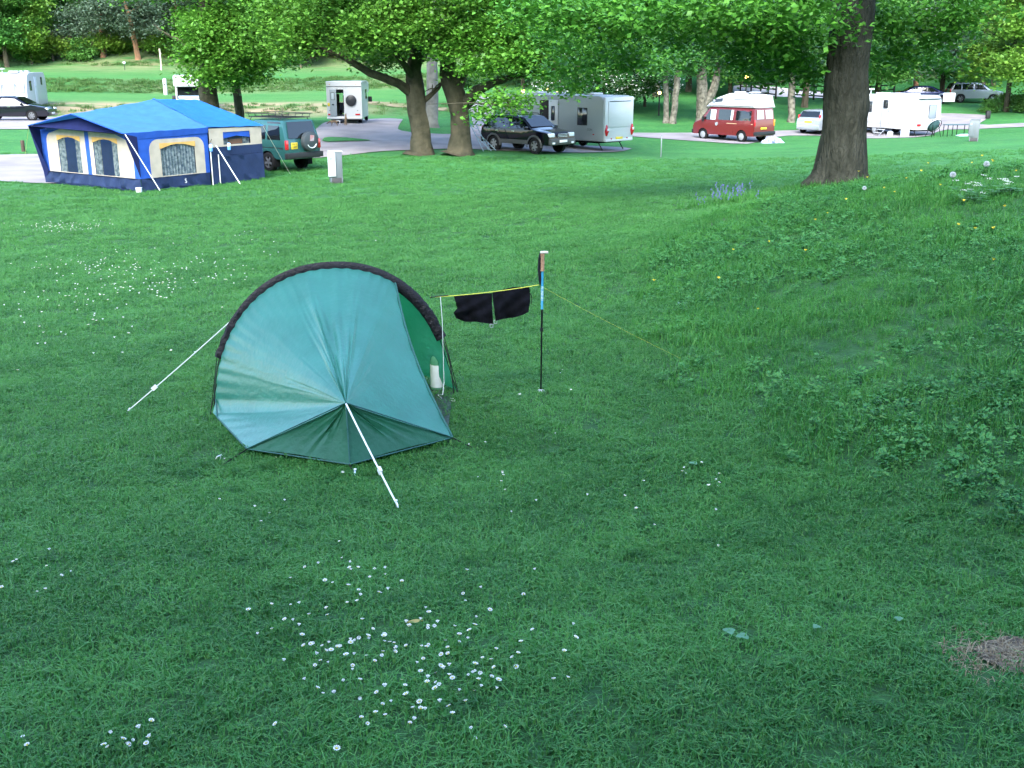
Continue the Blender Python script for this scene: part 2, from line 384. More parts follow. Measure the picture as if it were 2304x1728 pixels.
def tuft(name, nb, rad, h0, h1, wd, lean, m, seed, curl=.5):
    r = np.random.default_rng(seed); V = []; Fs = []
    for _ in range(nb):
        a = r.uniform(0, 2 * np.pi); d = rad * math.sqrt(r.uniform()); bx, by = d * math.cos(a), d * math.sin(a)
        hh = r.uniform(h0, h1); th = r.uniform(0, 2 * np.pi); ln = r.normal(0, lean) ; ux, uy = math.cos(th), math.sin(th)
        wx, wy = -uy * wd / 2 * r.uniform(.7, 1.3), ux * wd / 2 * r.uniform(.7, 1.3); o = len(V)
        m1 = (bx + ux * hh * ln * .35, by + uy * hh * ln * .35, hh * .55); tp = (bx + ux * hh * ln * (1 + curl), by + uy * hh * ln * (1 + curl), hh * max(.35, 1 - curl * abs(ln) * .6))
        V += [(bx - wx, by - wy, -.01), (bx + wx, by + wy, -.01), (m1[0] + wx * .9, m1[1] + wy * .9, m1[2]), (m1[0] - wx * .9, m1[1] - wy * .9, m1[2]), tp]
        Fs += [(o, o+1, o+2, o+3), (o+3, o+2, o+4)]
    me = bpy.data.meshes.new(name); me.from_pydata(V, [], Fs); me.materials.append(m); return bpy.data.objects.new(name, me)
def rosette(name, m, seed, nl=16, s=.028):
    r = np.random.default_rng(seed); V = []; Fs = []
    for k in range(nl):
        a = r.uniform(0, 2 * np.pi); hh = r.uniform(.02, .09); d = r.uniform(.01, .06); c = np.array([d * math.cos(a), d * math.sin(a), hh])
        b = r.uniform(0, 2 * np.pi); u = np.array([math.cos(b), math.sin(b), r.uniform(-.3, .5)]); v = np.array([-math.sin(b), math.cos(b), r.uniform(-.2, .2)])
        q = s * r.uniform(.6, 1.2); o = len(V)
        V += [tuple(c - u * q * .6), tuple(c + v * q * .45 - u * q * .1), tuple(c + v * q * .3 + u * q * .4 + np.array([0,0,.008])), tuple(c + u * q * .7), tuple(c - v * q * .3 + u * q * .4 + np.array([0,0,.008])), tuple(c - v * q * .45 - u * q * .1)]
        Fs += [(o, o+1, o+2, o+3), (o, o+3, o+4, o+5)]
    me = bpy.data.meshes.new(name); me.from_pydata(V, [], Fs); me.materials.append(m); return bpy.data.objects.new(name, me)
def scatter(name, P, protos, scale, label, cat, kind='stuff', tilt=None):
    """one object whose geometry nodes put the prototype clumps on its points"""
    N = len(P); me = bpy.data.meshes.new(name); me.vertices.add(N); me.vertices.foreach_set('co', P.astype(np.float32).ravel())
    r = np.random.default_rng(N)
    rot = np.zeros((N, 3), np.float32); rot[:, 2] = r.uniform(0, 6.283, N); rot[:, :2] = r.normal(0, .12, (N, 2))
    for nm, ty, data in (('rot', 'FLOAT_VECTOR', rot), ('scl', 'FLOAT', scale.astype(np.float32)), ('idx', 'INT', r.integers(0, len(protos), N).astype(np.int32))):
        a = me.attributes.new(nm, ty, 'POINT'); a.data.foreach_set('vector' if ty == 'FLOAT_VECTOR' else 'value', data.ravel())
    o = link(name, me)
    cc = bpy.data.collections.new(name + '_clumps')
    for q in protos: cc.objects.link(q)
    g = bpy.data.node_groups.new(name, 'GeometryNodeTree')
    g.interface.new_socket('Geometry', in_out='INPUT', socket_type='NodeSocketGeometry'); g.interface.new_socket('Geometry', in_out='OUTPUT', socket_type='NodeSocketGeometry')
    n, l = g.nodes, g.links; gi = n.new('NodeGroupInput'); go = n.new('NodeGroupOutput')
    ci = n.new('GeometryNodeCollectionInfo'); ci.inputs['Collection'].default_value = cc; ci.inputs['Separate Children'].default_value = True; ci.inputs['Reset Children'].default_value = True
    ip = n.new('GeometryNodeInstanceOnPoints'); ip.inputs['Pick Instance'].default_value = True
    def named(nm, ty):
        a = n.new('GeometryNodeInputNamedAttribute'); a.data_type = ty; a.inputs['Name'].default_value = nm; return a.outputs['Attribute']
    l.new(gi.outputs[0], ip.inputs['Points']); l.new(ci.outputs[0], ip.inputs['Instance'])
    l.new(named('idx', 'INT'), ip.inputs['Instance Index']); l.new(named('scl', 'FLOAT'), ip.inputs['Scale'])
    er = n.new('FunctionNodeEulerToRotation'); l.new(named('rot', 'FLOAT_VECTOR'), er.inputs[0]); l.new(er.outputs[0], ip.inputs['Rotation'])
    l.new(ip.outputs[0], go.inputs[0])
    md = o.modifiers.new('clumps', 'NODES'); md.node_group = g
    return tag(o, label, cat, kind=kind)
# where the bank with rough grass is (a mask over the ground plane)
TOE = np.array([(2.1, -2), (2.0, 1.5), (2.25, 3.2), (2.05, 4.1), (1.62, 5.7), (1.35, 7), (1.2, 8.2), (1.35, 11), (1.6, 13.5), (2.5, 16.5), (3.6, 18.0), (5.5, 18.6), (9, 18.8), (20, 20)])
BANK = [tuple(p) for p in TOE] + [(20, -2)]
def bank_amount(x, y):
    toe_x = np.interp(y, TOE[:11, 1], TOE[:11, 0]); top = np.interp(x, TOE[9:, 0], TOE[9:, 1])
    return sstep(-.12, .35, x - toe_x + .18 * np.sin(y * 3.1) * np.cos(x * 2.3)) * (1 - sstep(-.3, .25, y - top))
def sample(y0, y1, dens, marg=1.0):
    out = []
    y = y0
    while y < y1:
        dy = max(.25, (y1 - y0) / 40); hw = .52 * (y + 1.2) + marg; n_ = rng.poisson(dens * 2 * hw * dy)
        out.append(np.c_[rng.uniform(-hw, hw, n_), rng.uniform(y, y + dy, n_)]); y += dy
    return np.concatenate(out)
SOILP = np.array([(2.33, 2.97)])
def on_ground(XY, dz=0): return np.c_[XY, H(XY[:, 0], XY[:, 1]) + dz]
_bs = ground_px(2268, 1482)
def keep_off(XY):
    k = (((XY[:, 0] - _bs.x) / .24) ** 2 + ((XY[:, 1] - _bs.y) / .15) ** 2) > rng.uniform(.0, 1.5, len(XY)) ** .5
    # tent floor is bare of tall blades
    return XY[k]
lp = [tuft('lawn_tuft', 34, .075, .014, .036, .0050, 1.0, lawn_m, 10 + i, .75) for i in range(5)]
XY = keep_off(np.concatenate([sample(1.3, 6, 380), sample(6, 11, 250), sample(11, 20, 115, 2), sample(20, 32, 45, 3), sample(32, 42, 13, 3), sample(42, 49, 7, 3)]))
ba = bank_amount(XY[:, 0], XY[:, 1]); XY = XY[ba < rng.uniform(.3, 1, len(ba))]
off_road = np.ones(len(XY), bool)
for i_ in np.nonzero(XY[:, 1] > 28)[0]:
    x_, y_ = XY[i_]
    for D_, xa, xb, ya, yb in ROADS:
        if xa < x_ < xb and ya < y_ < yb and inside((x_, y_), D_): off_road[i_] = False; break
XY = XY[off_road]
trunkd = np.hypot(XY[:, 0] - 7.35, XY[:, 1] - 24); XY = XY[trunkd > .75]
sc_ = np.interp(XY[:, 1], [2, 8, 14, 34, 49], [.8, 1.0, 1.35, 2.1, 2.6]) * rng.uniform(.7, 1.25, len(XY))
scatter('lawn_grass', on_ground(XY, .005), lp, sc_, 'short mown lawn grass around the green tent', 'grass')
rp = [tuft('rough_tuft', 20, .085, .04, .12, .0052, .7, rough_m, 30 + i, .7) for i in range(5)]
def bank_pts(dens, lo=1.0, hi=19.0):
    n_ = int(dens * 19 * 14); Q = np.c_[rng.uniform(.6, 14.5, n_), rng.uniform(lo, hi, n_)]
    return Q[bank_amount(Q[:, 0], Q[:, 1]) > rng.uniform(.05, .95, n_)]
Q = bank_pts(130); Q = Q[Q[:, 0] < .55 * Q[:, 1] + 2.2]
hn = .5 + .5 * np.sin(Q[:, 0] * 1.7 + Q[:, 1] * .9) * np.sin(Q[:, 1] * 1.3 - Q[:, 0] * .6)
scatter('rough_grass', on_ground(Q), rp, (.6 + .7 * hn) * rng.uniform(.7, 1.2, len(Q)), 'longer unmown grass covering the bank on the right', 'grass')
wp = [rosette('weed_clump', weed_m, 50 + i) for i in range(4)]
Q = bank_pts(90, 1.0, 17); Q = Q[(Q[:, 0] < .55 * Q[:, 1] + 2.2)]
wn = np.sin(Q[:, 0] * 1.1 + 2) * np.sin(Q[:, 1] * .8 + 1) ; Q = Q[wn + rng.uniform(-.6, .6, len(Q)) > -.1]
scatter('bank_weeds', on_ground(Q), wp, rng.uniform(.5, 1.15, len(Q)), 'low broad-leaved weeds among the grass of the bank', 'weeds')
cl = [rosette('clover_clump', lawn_m, 250 + i, 12, .018) for i in range(3)]
XC = keep_off(np.concatenate([sample(1.3, 6, 45), sample(6, 12, 30)])); XC = XC[(bank_amount(XC[:, 0], XC[:, 1]) < .5) & (np.sin(XC[:, 0] * 1.9) * np.sin(XC[:, 1] * 1.4 + 1) + rng.uniform(-.5, .5, len(XC)) > 0)]
scatter('lawn_clover', on_ground(XC, -.012), cl, rng.uniform(.5, .9, len(XC)), 'small clover leaves growing among the lawn grass', 'clover')
# collar of uncut grass round the oak's foot
a_ = rng.uniform(0, 6.283, 420); d_ = .55 + np.abs(rng.normal(0, .38, 420)); cx_ = np.c_[7.3 + d_ * np.cos(a_) * 1.25, 24 + d_ * np.sin(a_)]
cp_ = [tuft('collar_tuft', 14, .08, .08, .2, .008, .5, rough_m, 70 + i, .6) for i in range(3)]
scatter('collar_grass', on_ground(cx_), cp_, rng.uniform(.6, 1.3, 420), 'uncut dark grass ringing the foot of the big oak', 'grass')

# longer grass on the faces of the terraces
terr_m = blade_mat('terrace_blade', (.045, .16, .030), (.085, .23, .045), (.20, .21, .09), sc1=.3)
n_ = 16000; TQ = np.c_[rng.uniform(-52, 6, n_), rng.uniform(75, 112, n_)]
sl_ = (H(TQ[:, 0], TQ[:, 1] + .6) - H(TQ[:, 0], TQ[:, 1] - .6)) / 1.2; TQ = TQ[(sl_ > .13 + rng.uniform(0, .06, n_)) & ((TQ[:, 1] > 84) | (rng.uniform(0, 1, n_) < .25))]
tp_ = [tuft('terrace_tuft', 26, .3, .10, .26, .03, .9, terr_m, 300 + i, .7) for i in range(3)]
scatter('terrace_grass', on_ground(TQ), tp_, rng.uniform(.6, 1.3, len(TQ)), 'longer grass on the sloping faces of the terraces', 'grass')

straw_m = mat('dry_straw', (.36, .30, .19), .8, .2, c2=(.16, .12, .08), vscale=30)
SQ = np.c_[rng.normal(_bs.x + .05, .13, 170), rng.normal(_bs.y, .08, 170)]
scatter('dry_straw', on_ground(SQ, .012), [tuft('straw_wisp', 7, .03, .008, .02, .0030, 1.6, straw_m, 400 + i, 1.0) for i in range(3)], rng.uniform(.7, 1.3, 170), 'wisps of dead straw on the bare soil patch', 'straw')
# ---------------------------------------------------------------- small green hoop tent
def off(b, o): b.v = [(x - o[0], y - o[1], z - o[2]) for x, y, z in b.v]; return b
def fabric(name, c, rough=.38, spec=.6, tr=.25, tcol=None, bump=.25, bs=45, var=.12):
    return mat(name, c, rough, spec, var=var, vscale=4, bump=bump, bscale=bs, trans=tr, tcol=tcol)
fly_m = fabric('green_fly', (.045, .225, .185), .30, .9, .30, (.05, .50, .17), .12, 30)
fly_shaded = fabric('green_fly_shaded', (.016, .105, .060), .42, .35, .08, (.03, .25, .08), .12, 30)  # same fabric as the fly, darkened to paint shade onto the end panels
blk_m = fabric('black_nylon', (.004, .004, .008), .55, .4, .0, None, .3, 60)
cord_w = mat('white_cord', (.72, .76, .78), .7, .3)
cord_d = mat('dark_cord', (.008, .008, .008), .7, .3)
cord_y = mat('yellow_cord', (.75, .72, .10), .6, .3)
alu = mat('alloy', (.75, .76, .78), .3, .5, 1.0)
def slack(a, b, sag, n=12):
    a, b = Vector(a), Vector(b); return [a.lerp(b, i / n) - Vector((0, 0, sag * 4 * (i / n) * (1 - i / n))) for i in range(n + 1)]

hL, hR = ground_px(474, 938), ground_px(1030, 890)
TC = (hL + hR) / 2; TC.z = (hL.z + hR.z) / 2
hu = (hR - hL); HALF = hu.length / 2; hu.normalize(); ax = Vector((hu.y, -hu.x, 0)).normalized()   # ax points to the camera end
tent = thing('hoop_tent', 'small green one-hoop tent pitched on the lawn with black pole sleeve', 'tent', tuple(TC))
HT = 1.05
def hoop(t, k=1.0, back=0.0):
    """t in 0..1 from the left foot over the top to the right foot"""
    th = math.pi * (1 - t); c_, s_ = math.cos(th), math.sin(th)
    return TC + hu * (HALF * k * math.copysign(abs(c_) ** .93, c_)) + Vector((0, 0, HT * k * abs(s_) ** .93)) + ax * (-.10 * abs(s_) + back)
A_, B_, C_ = ground_px(557, 1022), ground_px(787, 1057), ground_px(1018, 996)
for q in (A_, B_, C_): q.z += .035
tail = at(778, 907, B_.y + .10)
D_ = hL + Vector((.02, -.03, .05))
T_DOOR = .672
def boundary(s):
    """outer edge of the near panel: A -> D -> up the hoop -> door top -> C"""
    if s < .14: return A_.lerp(D_, s / .14) - Vector((0, 0, 0)) + hu * .0
    if s < .80:
        t = (s - .14) / .66; p = hoop(.035 + t * (T_DOOR - .035), .955, .015); return p
    k = (s - .80) / .20; T = hoop(T_DOOR, .955, .015); p = T.lerp(C_, k); return p - hu * (.05 * math.sin(math.pi * k))
def fly_panel(bf, apex, ns, nr, seed, sag=.05, out=None, wr=1.0, mid=None):
    r = np.random.default_rng(seed); ph = r.uniform(0, 6.28, 8); rows = []
    for i in range(ns + 1):
        s = i / ns; row = []
        e = bf(s); e0, e1 = bf(max(0, s - .004)), bf(min(1, s + .004)); nrm = (e1 - e0).cross(e - apex)
        nrm = nrm.normalized() if nrm.length > 1e-6 else Vector((0, 0, 1))
        if nrm.dot(out) < 0: nrm = -nrm
        for j in range(nr + 1):
            q = j / nr; p = apex.lerp(e, q)
            d = -sag * math.sin(math.pi * q) * (.5 + .5 * math.sin(math.pi * s))
            env = q ** .6 * (1 - q) ** .75
            s2 = s + .03 * math.sin(s * 17 + ph[5]) + .015 * math.sin(s * 41 + ph[6])
            wv = .012 * math.sin(s2 * 38 + ph[0] + 1.5 * math.sin(q * 4 + ph[1])) + .010 * max(0, math.sin(s2 * 71 + ph[2] + 1.2 * math.sin(q * 3))) ** 3 + .005 * math.sin(s2 * 133 + ph[3] + q * 6) * math.sin(q * 9 + s * 20)
            c0 = math.exp(-((s - .60) / .14) ** 2); wv *= .14 + 2.1 * c0
            d += wr * wv * env * 1.4
            ed = math.exp(-((1 - q) / .12)) * .006 * math.sin(s * 210 + ph[4]) ; d += wr * ed * .5
            row.append(p + nrm * d)
        rows.append(row)
    return rows
cam_side = (ax * .7 + Vector((0, 0, .8)))
b = MB(); b.grid(fly_panel(boundary, tail, 300, 40, 3, .045, cam_side)); off(b, TC).build('fly_sheet', fly_m, tent)
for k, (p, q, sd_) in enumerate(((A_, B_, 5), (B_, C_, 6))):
    b = MB(); b.grid(fly_panel(lambda s: p.lerp(q, s) + Vector((0, 0, .012 * math.sin(math.pi * s))), tail - Vector((0, 0, .006)), 40, 16, sd_, .02, ax, .45)); off(b, TC).build('end_panel', fly_shaded, tent)
# far half of the fly
tail2 = TC - ax * 1.35 + Vector((0, 0, .40)); A2 = TC - ax * 1.05 - hu * .62 + Vector((0, 0, .02)); C2 = TC - ax * 1.05 + hu * .62 + Vector((0, 0, .02)); B2 = TC - ax * 1.42 + Vector((0, 0, .02))
def boundary2(s):
    if s < .12: return A2.lerp(hL + Vector((0, 0, .04)), s / .12)
    if s < .88: return hoop(.02 + (s - .12) / .76 * .96, .955, -.015)
    return (hR + Vector((0, 0, .04))).lerp(C2, (s - .88) / .12)
b = MB(); b.grid(fly_panel(boundary2, tail2, 160, 20, 8, .05, -ax + Vector((0, 0, .8)))); off(b, TC).build('fly_sheet', fly_m, tent)
b = MB(); b.poly([A2, B2, tail2]).poly([B2, C2, tail2]); off(b, TC).build('end_panel', fly_shaded, tent)
b = MB(); gs = [A_, D_, A2, B2, C2, hoop(.98), C_, B_]; b.poly([Vector((p.x * .96 + TC.x * .04, p.y * .96 + TC.y * .04, h(p.x, p.y) + .03)) for p in gs]); off(b, TC).build('groundsheet', fabric('dark_groundsheet', (.02, .03, .03), .5, .4, 0), tent)
# seams and hem binding
seam = fabric('seam_tape', (.02, .10, .085), .5, .4, 0)
b = MB()
for e in (A_, B_, C_): b.tube([tail.lerp(e, i / 8) + ax * .006 + Vector((0, 0, .004)) for i in range(9)], .0045, 5)
for p, q in ((A_, B_), (B_, C_)): b.tube([p.lerp(q, i / 6) for i in range(7)], .005, 5)
b.tube([boundary(.14 * i / 6) for i in range(7)], .006, 5)
b.tube([boundary(.8 + .2 * i / 10) + Vector((0, 0, .003)) for i in range(11)], .009, 6)
off(b, TC).build('seam', seam, tent)
# black sleeve: flat band standing on the hoop, ruffled towards its ends
t0, t1 = .125, .865; rows = []; n_ = 150; rz_ = np.random.default_rng(12); ra_ = np.convolve(rz_.normal(0, 1, n_ + 3), [.25, .5, .25], 'valid'); rb_ = rz_.normal(0, 1, (n_ + 1, 9))
for i in range(n_ + 1):
    t = t0 + (t1 - t0) * i / n_; ruf = max(0, abs(t - .5) - .17) / .2
    row = []
    for j in range(9):
        a = 2 * math.pi * j / 8; rad = .957 + .043 * math.cos(a) + .0055 * ruf * ra_[i] * (1 if math.cos(a) > 0 else .4)
        row.append(hoop(t, rad, .014 * math.sin(a) * (1 + .35 * ruf * rb_[i][j % 8])))
    rows.append(row)
b = MB(); b.grid(rows); off(b, TC).build('pole_sleeve', blk_m, tent)
b = MB(); b.tube([hoop(i / 60, .965) for i in range(61)], .0045, 6); off(b, TC).build('hoop_pole', mat('pole_alloy', (.06, .06, .07), .35, .5, .8), tent)
for t_e, sgn in ((t0, -1), (t1, 1)):
    b = MB(); foot = hoop(0 if sgn < 0 else 1, 1) ; foot.z = h(foot.x, foot.y) + .02
    for dk in (.985, .945): b.tube(slack(hoop(t_e, dk), foot + ax * .05 * (dk - .96) * 20, .0, 4), .0028, 5)
    off(b, TC).build('sleeve_cord', cord_d, tent)
b = MB(); b.tube([Vector((tail.x, tail.y, h(B_.x, B_.y + .1))) , tail], .005, 6); off(b, TC).build('end_pole', alu, tent)
# guy lines with runners
G1 = ground_px(893, 1146); G1.z += .03; G2 = ground_px(290, 932); G2.z += .03
g1 = off(MB().tube(slack(tail + ax * .02, G1, .004), .0052, 6), TC).build('guy_line', cord_w, tent)
off(MB().box(tail.lerp(G1, .70), (.016, .03, .04), 0, (G1 - tail).to_track_quat('Z', 'Y').to_matrix()), TC).build('runner', mat('runner_white', (.8, .82, .85), .4), g1)
S2 = at(537, 706, TC.y + .02)
g2 = off(MB().tube(slack(S2, G2, .006), .0046, 6), TC).build('guy_line', cord_w, tent)
off(MB().box(S2.lerp(G2, .76), (.016, .03, .04), 0, (G2 - S2).to_track_quat('Z', 'Y').to_matrix()), TC).build('runner', MATS['runner_white'], g2)
for p_, q_ in ((A_, ground_px(500, 1052)), (C_, ground_px(1062, 1012)), (B_, ground_px(797, 1072))):
    off(MB().tube([p_, q_ + Vector((0, 0, .015))], .004, 5), TC).build('peg_loop', cord_d, tent)
# loose white door tie hanging down the open side
tie = [at(991, 668, TC.y), at(995, 720, TC.y + .0), at(997, 790, TC.y + .05), at(999, 860, TC.y + .1), at(996, 888, TC.y + .05), ground_px(985, 897) + Vector((0, 0, .03)), ground_px(1000, 906) + Vector((0, 0, .015)), ground_px(1024, 908) + Vector((0, 0, .02)), ground_px(1022, 903) + Vector((0, 0, .02)), ground_px(993, 900) + Vector((0, 0, .015))]
off(MB().tube(tie, .0026, 5), TC).build('door_tie', cord_w, tent)
def peg(p, d, label):
    o = thing('tent_peg', label, 'tent peg', tuple(p), 0, 'tent pegs round the green tent')
    d = Vector(d).normalized(); t = Vector((-d.x * .35, -d.y * .35, 1)).normalized()
    MB().tube([-t * .10, t * .035, t * .045 + d * .012, t * .04 + d * .025, t * .025 + d * .028], .004, 6).build('shank', alu, o)
    MB().lathe([(.0, .0), (.008, .001), (.009, .006), (.0, .009)], tuple(t * .043), n=10).build('head', mat('peg_head', (.85, .86, .9), .35), o); return o
peg(G1 - Vector((0, 0, .03)), (G1 - tail), 'metal peg holding the white guy line in front of the tent')
peg(G2 - Vector((0, 0, .03)), (G2 - S2), 'metal peg holding the white guy line left of the tent')
peg(ground_px(494, 1040), (-1, -.6, 0), 'shiny peg off the front left corner of the tent')
peg(ground_px(799, 1074), (0, -1, 0), 'bright peg below the front point of the tent')
# bottle in the porch
bp_ = ground_px(984, 884); bp_.z = h(bp_.x, bp_.y)
bt = thing('water_bottle', 'green plastic bottle with pale label standing in the tent doorway', 'bottle', (bp_.x, bp_.y, bp_.z + .02))
bot = mat('bottle_plastic', (.14, .42, .26), .12, .6, trans=.4, tcol=(.3, .7, .45))
MB().lathe([(.035, 0), (.048, .006), (.05, .02), (.05, .2), (.048, .24), (.036, .275), (.018, .30), (.015, .31), (.015, .325)], n=24).build('body', bot, bt)
MB().lathe([(.018, .322), (.0185, .326), (.0185, .345), (.017, .35), (.0, .351)], n=18).build('cap', mat('bottle_cap', (.55, .62, .58), .5), bt)
MB().lathe([(.0508, .035), (.0512, .04), (.0512, .205), (.0508, .21)], n=24).build('label', mat('bottle_label', (.74, .78, .78), .6, var=.1, vscale=14), bt)
# trekking pole
pb = ground_px(1217, 884); ptop = at(1221, 565, pb.y); PLt = (ptop - pb).length
tp = thing('trekking_pole', 'blue and black trekking pole with cork grip stuck upright in the lawn', 'trekking pole', tuple(pb))
tp.rotation_euler = (0, 0, 0); pd_ = (ptop - pb).normalized()
def pp(f): return pd_ * (PLt * f)
MB().tube([pp(-.06), pp(.0), pp(.47)], [.003, .0065, .0065], 10).build('lower_shaft', mat('shaft_black', (.005, .005, .006), .3, .6), tp)
MB().tube([pp(.445), pp(.47)], .0125, 12).build('lock_collar', mat('black_plastic', (.015, .015, .017), .5), tp)
MB().tube([pp(.47), pp(.60)], .0085, 10).build('middle_shaft', MATS['shaft_black'], tp)
us = MB().tube([pp(.60), pp(.87)], .0092, 12).build('upper_shaft', mat('shaft_blue', (.02, .22, .48), .25, .7, c2=(.10, .45, .68), vscale=9), tp)
MB().tube([pp(.66), pp(.76)], .0095, 12).build('decal', mat('shaft_decal', (.55, .75, .82), .3, c2=(.05, .3, .5), vscale=60), us)
MB().tube([pp(.865), pp(.88), pp(.92), pp(.95), pp(.97), pp(.985)], [.017, .014, .0155, .0145, .016, .018], 14).build('cork_grip', mat('cork', (.36, .22, .14), .8, .2, var=.25, vscale=80, bump=.4, bscale=150), tp)
MB().box(pp(.992) + Vector((.012, 0, 0)), (.06, .035, .016), ch=.006).build('grip_head', mat('pale_rubber', (.55, .52, .46), .6), tp)
MB().tube([pp(.985) + Vector((-.018, 0, 0)), pp(.95) + Vector((-.026, 0, 0)), pp(.88) + Vector((-.03, 0, 0)), pp(.80) + Vector((-.022, 0, 0)), pp(.765) + Vector((-.016, 0, 0)), pp(.80) + Vector((-.010, 0, 0)), pp(.9) + Vector((-.019, 0, 0)), pp(.97) + Vector((-.018, 0, 0))], .0075, 6).build('wrist_strap', blk_m, tp)
MB().lathe([(.008, .03), (.026, .022), (.03, .018), (.026, .014), (.008, .012)], n=16).build('basket', mat('grey_plastic', (.3, .34, .36), .5), tp)
# washing line and shorts
L0 = hoop(.77, 1.0); L0 = at(968, 669, TC.y + .05); L1 = at(1212, 641, pb.y)
ln = thing('washing_line', 'thin yellow cord from the tent hoop to the trekking pole and the bank', 'cord', tuple(L0))
off(MB().tube([L0, L0.lerp(L1, .16)], .004, 6), L0).build('cord_end', cord_d, ln)
peg_e = ground_px(1532, 812) + Vector((0, 0, .02))
off(MB().tube(slack(L0, L1, .012, 14), .0030, 5).tube(slack(L1, peg_e, .01, 14), .0006, 5), L0).build('cord', cord_y, ln)
def garment(pxs, y0, seed, zipx):
    pass
fy = pb.y - .02
def sheet_shape(left, right, top, bottom, seed, nu=44, nv=26):
    """cloth between four photo outlines, hanging in the line's plane, with folds"""
    r = np.random.default_rng(seed); ph = r.uniform(0, 6, 6); front, back = [], []
    for j in range(nv + 1):
        q = j / nv; rf, rb = [], []
        for i in range(nu + 1):
            s = i / nu; x = (1 - s) * np.interp(q, *left) + s * np.interp(q, *right)
            y = (1 - q) * np.interp(s, *top) + q * np.interp(s, *bottom)
            fold = .022 * math.sin(s * 7 + ph[0] + q * 2) * q + .012 * math.sin(s * 15 + ph[1] - q * 4) * q + .008 * math.sin(s * 9 + q * 12 + ph[2]) * math.sin(math.pi * q)
            th = .004 + .018 * math.sin(math.pi * q) * math.sin(math.pi * s)
            f_ = at(x, y, fy - fold - th); k_ = at(x, y, fy - fold * .5 + th); rf.append(f_); rb.append(k_)
        front.append(rf); back.append(rb)
    b = MB(); b.grid(front); b.grid(back)
    b.grid([front[0], back[0]]).grid([front[-1], back[-1]]).grid([[r_[0] for r_ in front], [r_[0] for r_ in back]]).grid([[r_[-1] for r_ in front], [r_[-1] for r_ in back]])
    return b
cloth_m = mat('black_cloth', (.0035, .004, .007), .9, .15, var=.3, vscale=30, bump=.35, bscale=220)
gl_ = at(1020, 672, fy)
gm = thing('shorts', 'black shorts with two legs hung over the yellow line by the pole', 'shorts', tuple(gl_))
b1 = sheet_shape(([0, .3, .55, .75, 1], [1021, 1025, 1029, 1020, 1026]), ([0, .25, .6, 1], [1107, 1107, 1108, 1110]), ([0, .3, 1], [666, 664, 659]), ([0, .25, .55, 1], [716, 724, 724, 730]), 3)
off(b1, gl_).build('left_leg', cloth_m, gm)
b2 = sheet_shape(([0, .3, .6, 1], [1107.4, 1109, 1112, 1115]), ([0, .3, .6, 1], [1191, 1193, 1193, 1189]), ([0, .4, .55, 1], [658.5, 649, 646, 645]), ([0, .2, .6, .85, 1], [722, 718, 714, 708, 702]), 4)
off(b2, gl_).build('right_leg', cloth_m, gm)
for x, y in ((1106, 733), (1115, 724)):
    c_ = at(x, y, fy - .01); off(MB().tube([c_ + Vector((-.012, 0, .012)), c_ + Vector((.012, 0, .012)), c_ + Vector((.010, 0, -.012)), c_ + Vector((-.010, 0, -.012)), c_ + Vector((-.012, 0, .012))], .0035, 5), gl_).build('buckle', MATS['grey_plastic'], gm)
off(MB().tube([at(1194, 660, fy), at(1197, 672, fy), at(1195, 684, fy - .01)], .003, 5), gl_).build('drawcord', cord_d, gm)

# ---------------------------------------------------------------- trailer tent with awning
NB = on(-11.85, 34.5); tt_rz = R(55.2)
tt = thing('trailer_tent', 'blue and cream trailer tent with large front awning and curtained windows', 'tent', (NB.x, NB.y, .02), tt_rz)
blue = fabric('blue_canvas', (.020, .085, .40), .7, .25, .12, (.03, .2, .6), .15, 25)
roofm = fabric('roof_canvas', (.014, .13, .40), .6, .35, .1, (.05, .3, .7), .15, 20)
navy = fabric('navy_skirt', (.013, .026, .078), .6, .3, .05, (.02, .05, .2), .3, 12)
cream = fabric('cream_canvas', (.52, .46, .37), .8, .2, .25, (.7, .62, .5), .15, 25)
trim_o = fabric('orange_trim', (.62, .38, .12), .8, .2, .1, None, .1, 25)
curt = mat('curtain', (.42, .52, .55), .9, .1, c2=(.05, .10, .16), vscale=9, detail=3, trans=.3)
vinyl = mat('window_film', (.05, .06, .06), .08, .6, alpha=.28)
# local frame: x = v (depth, away), y = u (towards the far left corner)
def wall(name, uv, m, plane, holes=(), sub=.35, wrk=.0, parent=None, proud=0.0):
    xs = [p[0] for p in uv]; ys = [p[1] for p in uv]
    pts = [(x, y) for x in np.arange(min(xs) + sub / 2, max(xs), sub) for y in np.arange(min(ys) + sub / 2, max(ys), sub) if inside((x, y), uv) and not any(inside((x, y), h_) for h_ in holes)]
    V, T = fill2d(uv, holes, pts); b = MB()
    P3 = []
    for a, z in V:
        w_ = wrk * math.sin(a * 9 + z * 3) * math.cos(z * 5 + a * 2) - proud
        P3.append((w_, a, z) if plane == 'front' else (a, w_, z))
    b.mesh(P3, T); return b.build(name, m, parent or tt, True, 0, 60)
def arch_panel(u0, u1, z0, zl, zr, rad=.28):
    o = [(u0, z0), (u1, z0), (u1, zr - rad)]
    for k in range(1, 6): o.append((u1 - rad * (1 - math.cos(math.pi / 2 * k / 5)), zr - rad + rad * math.sin(math.pi / 2 * k / 5)))
    for k in range(0, 6): o.append((u0 + rad * (1 - math.sin(math.pi / 2 * k / 5)), zl - rad + rad * math.cos(math.pi / 2 * k / 5)))
    return o
SK = .42
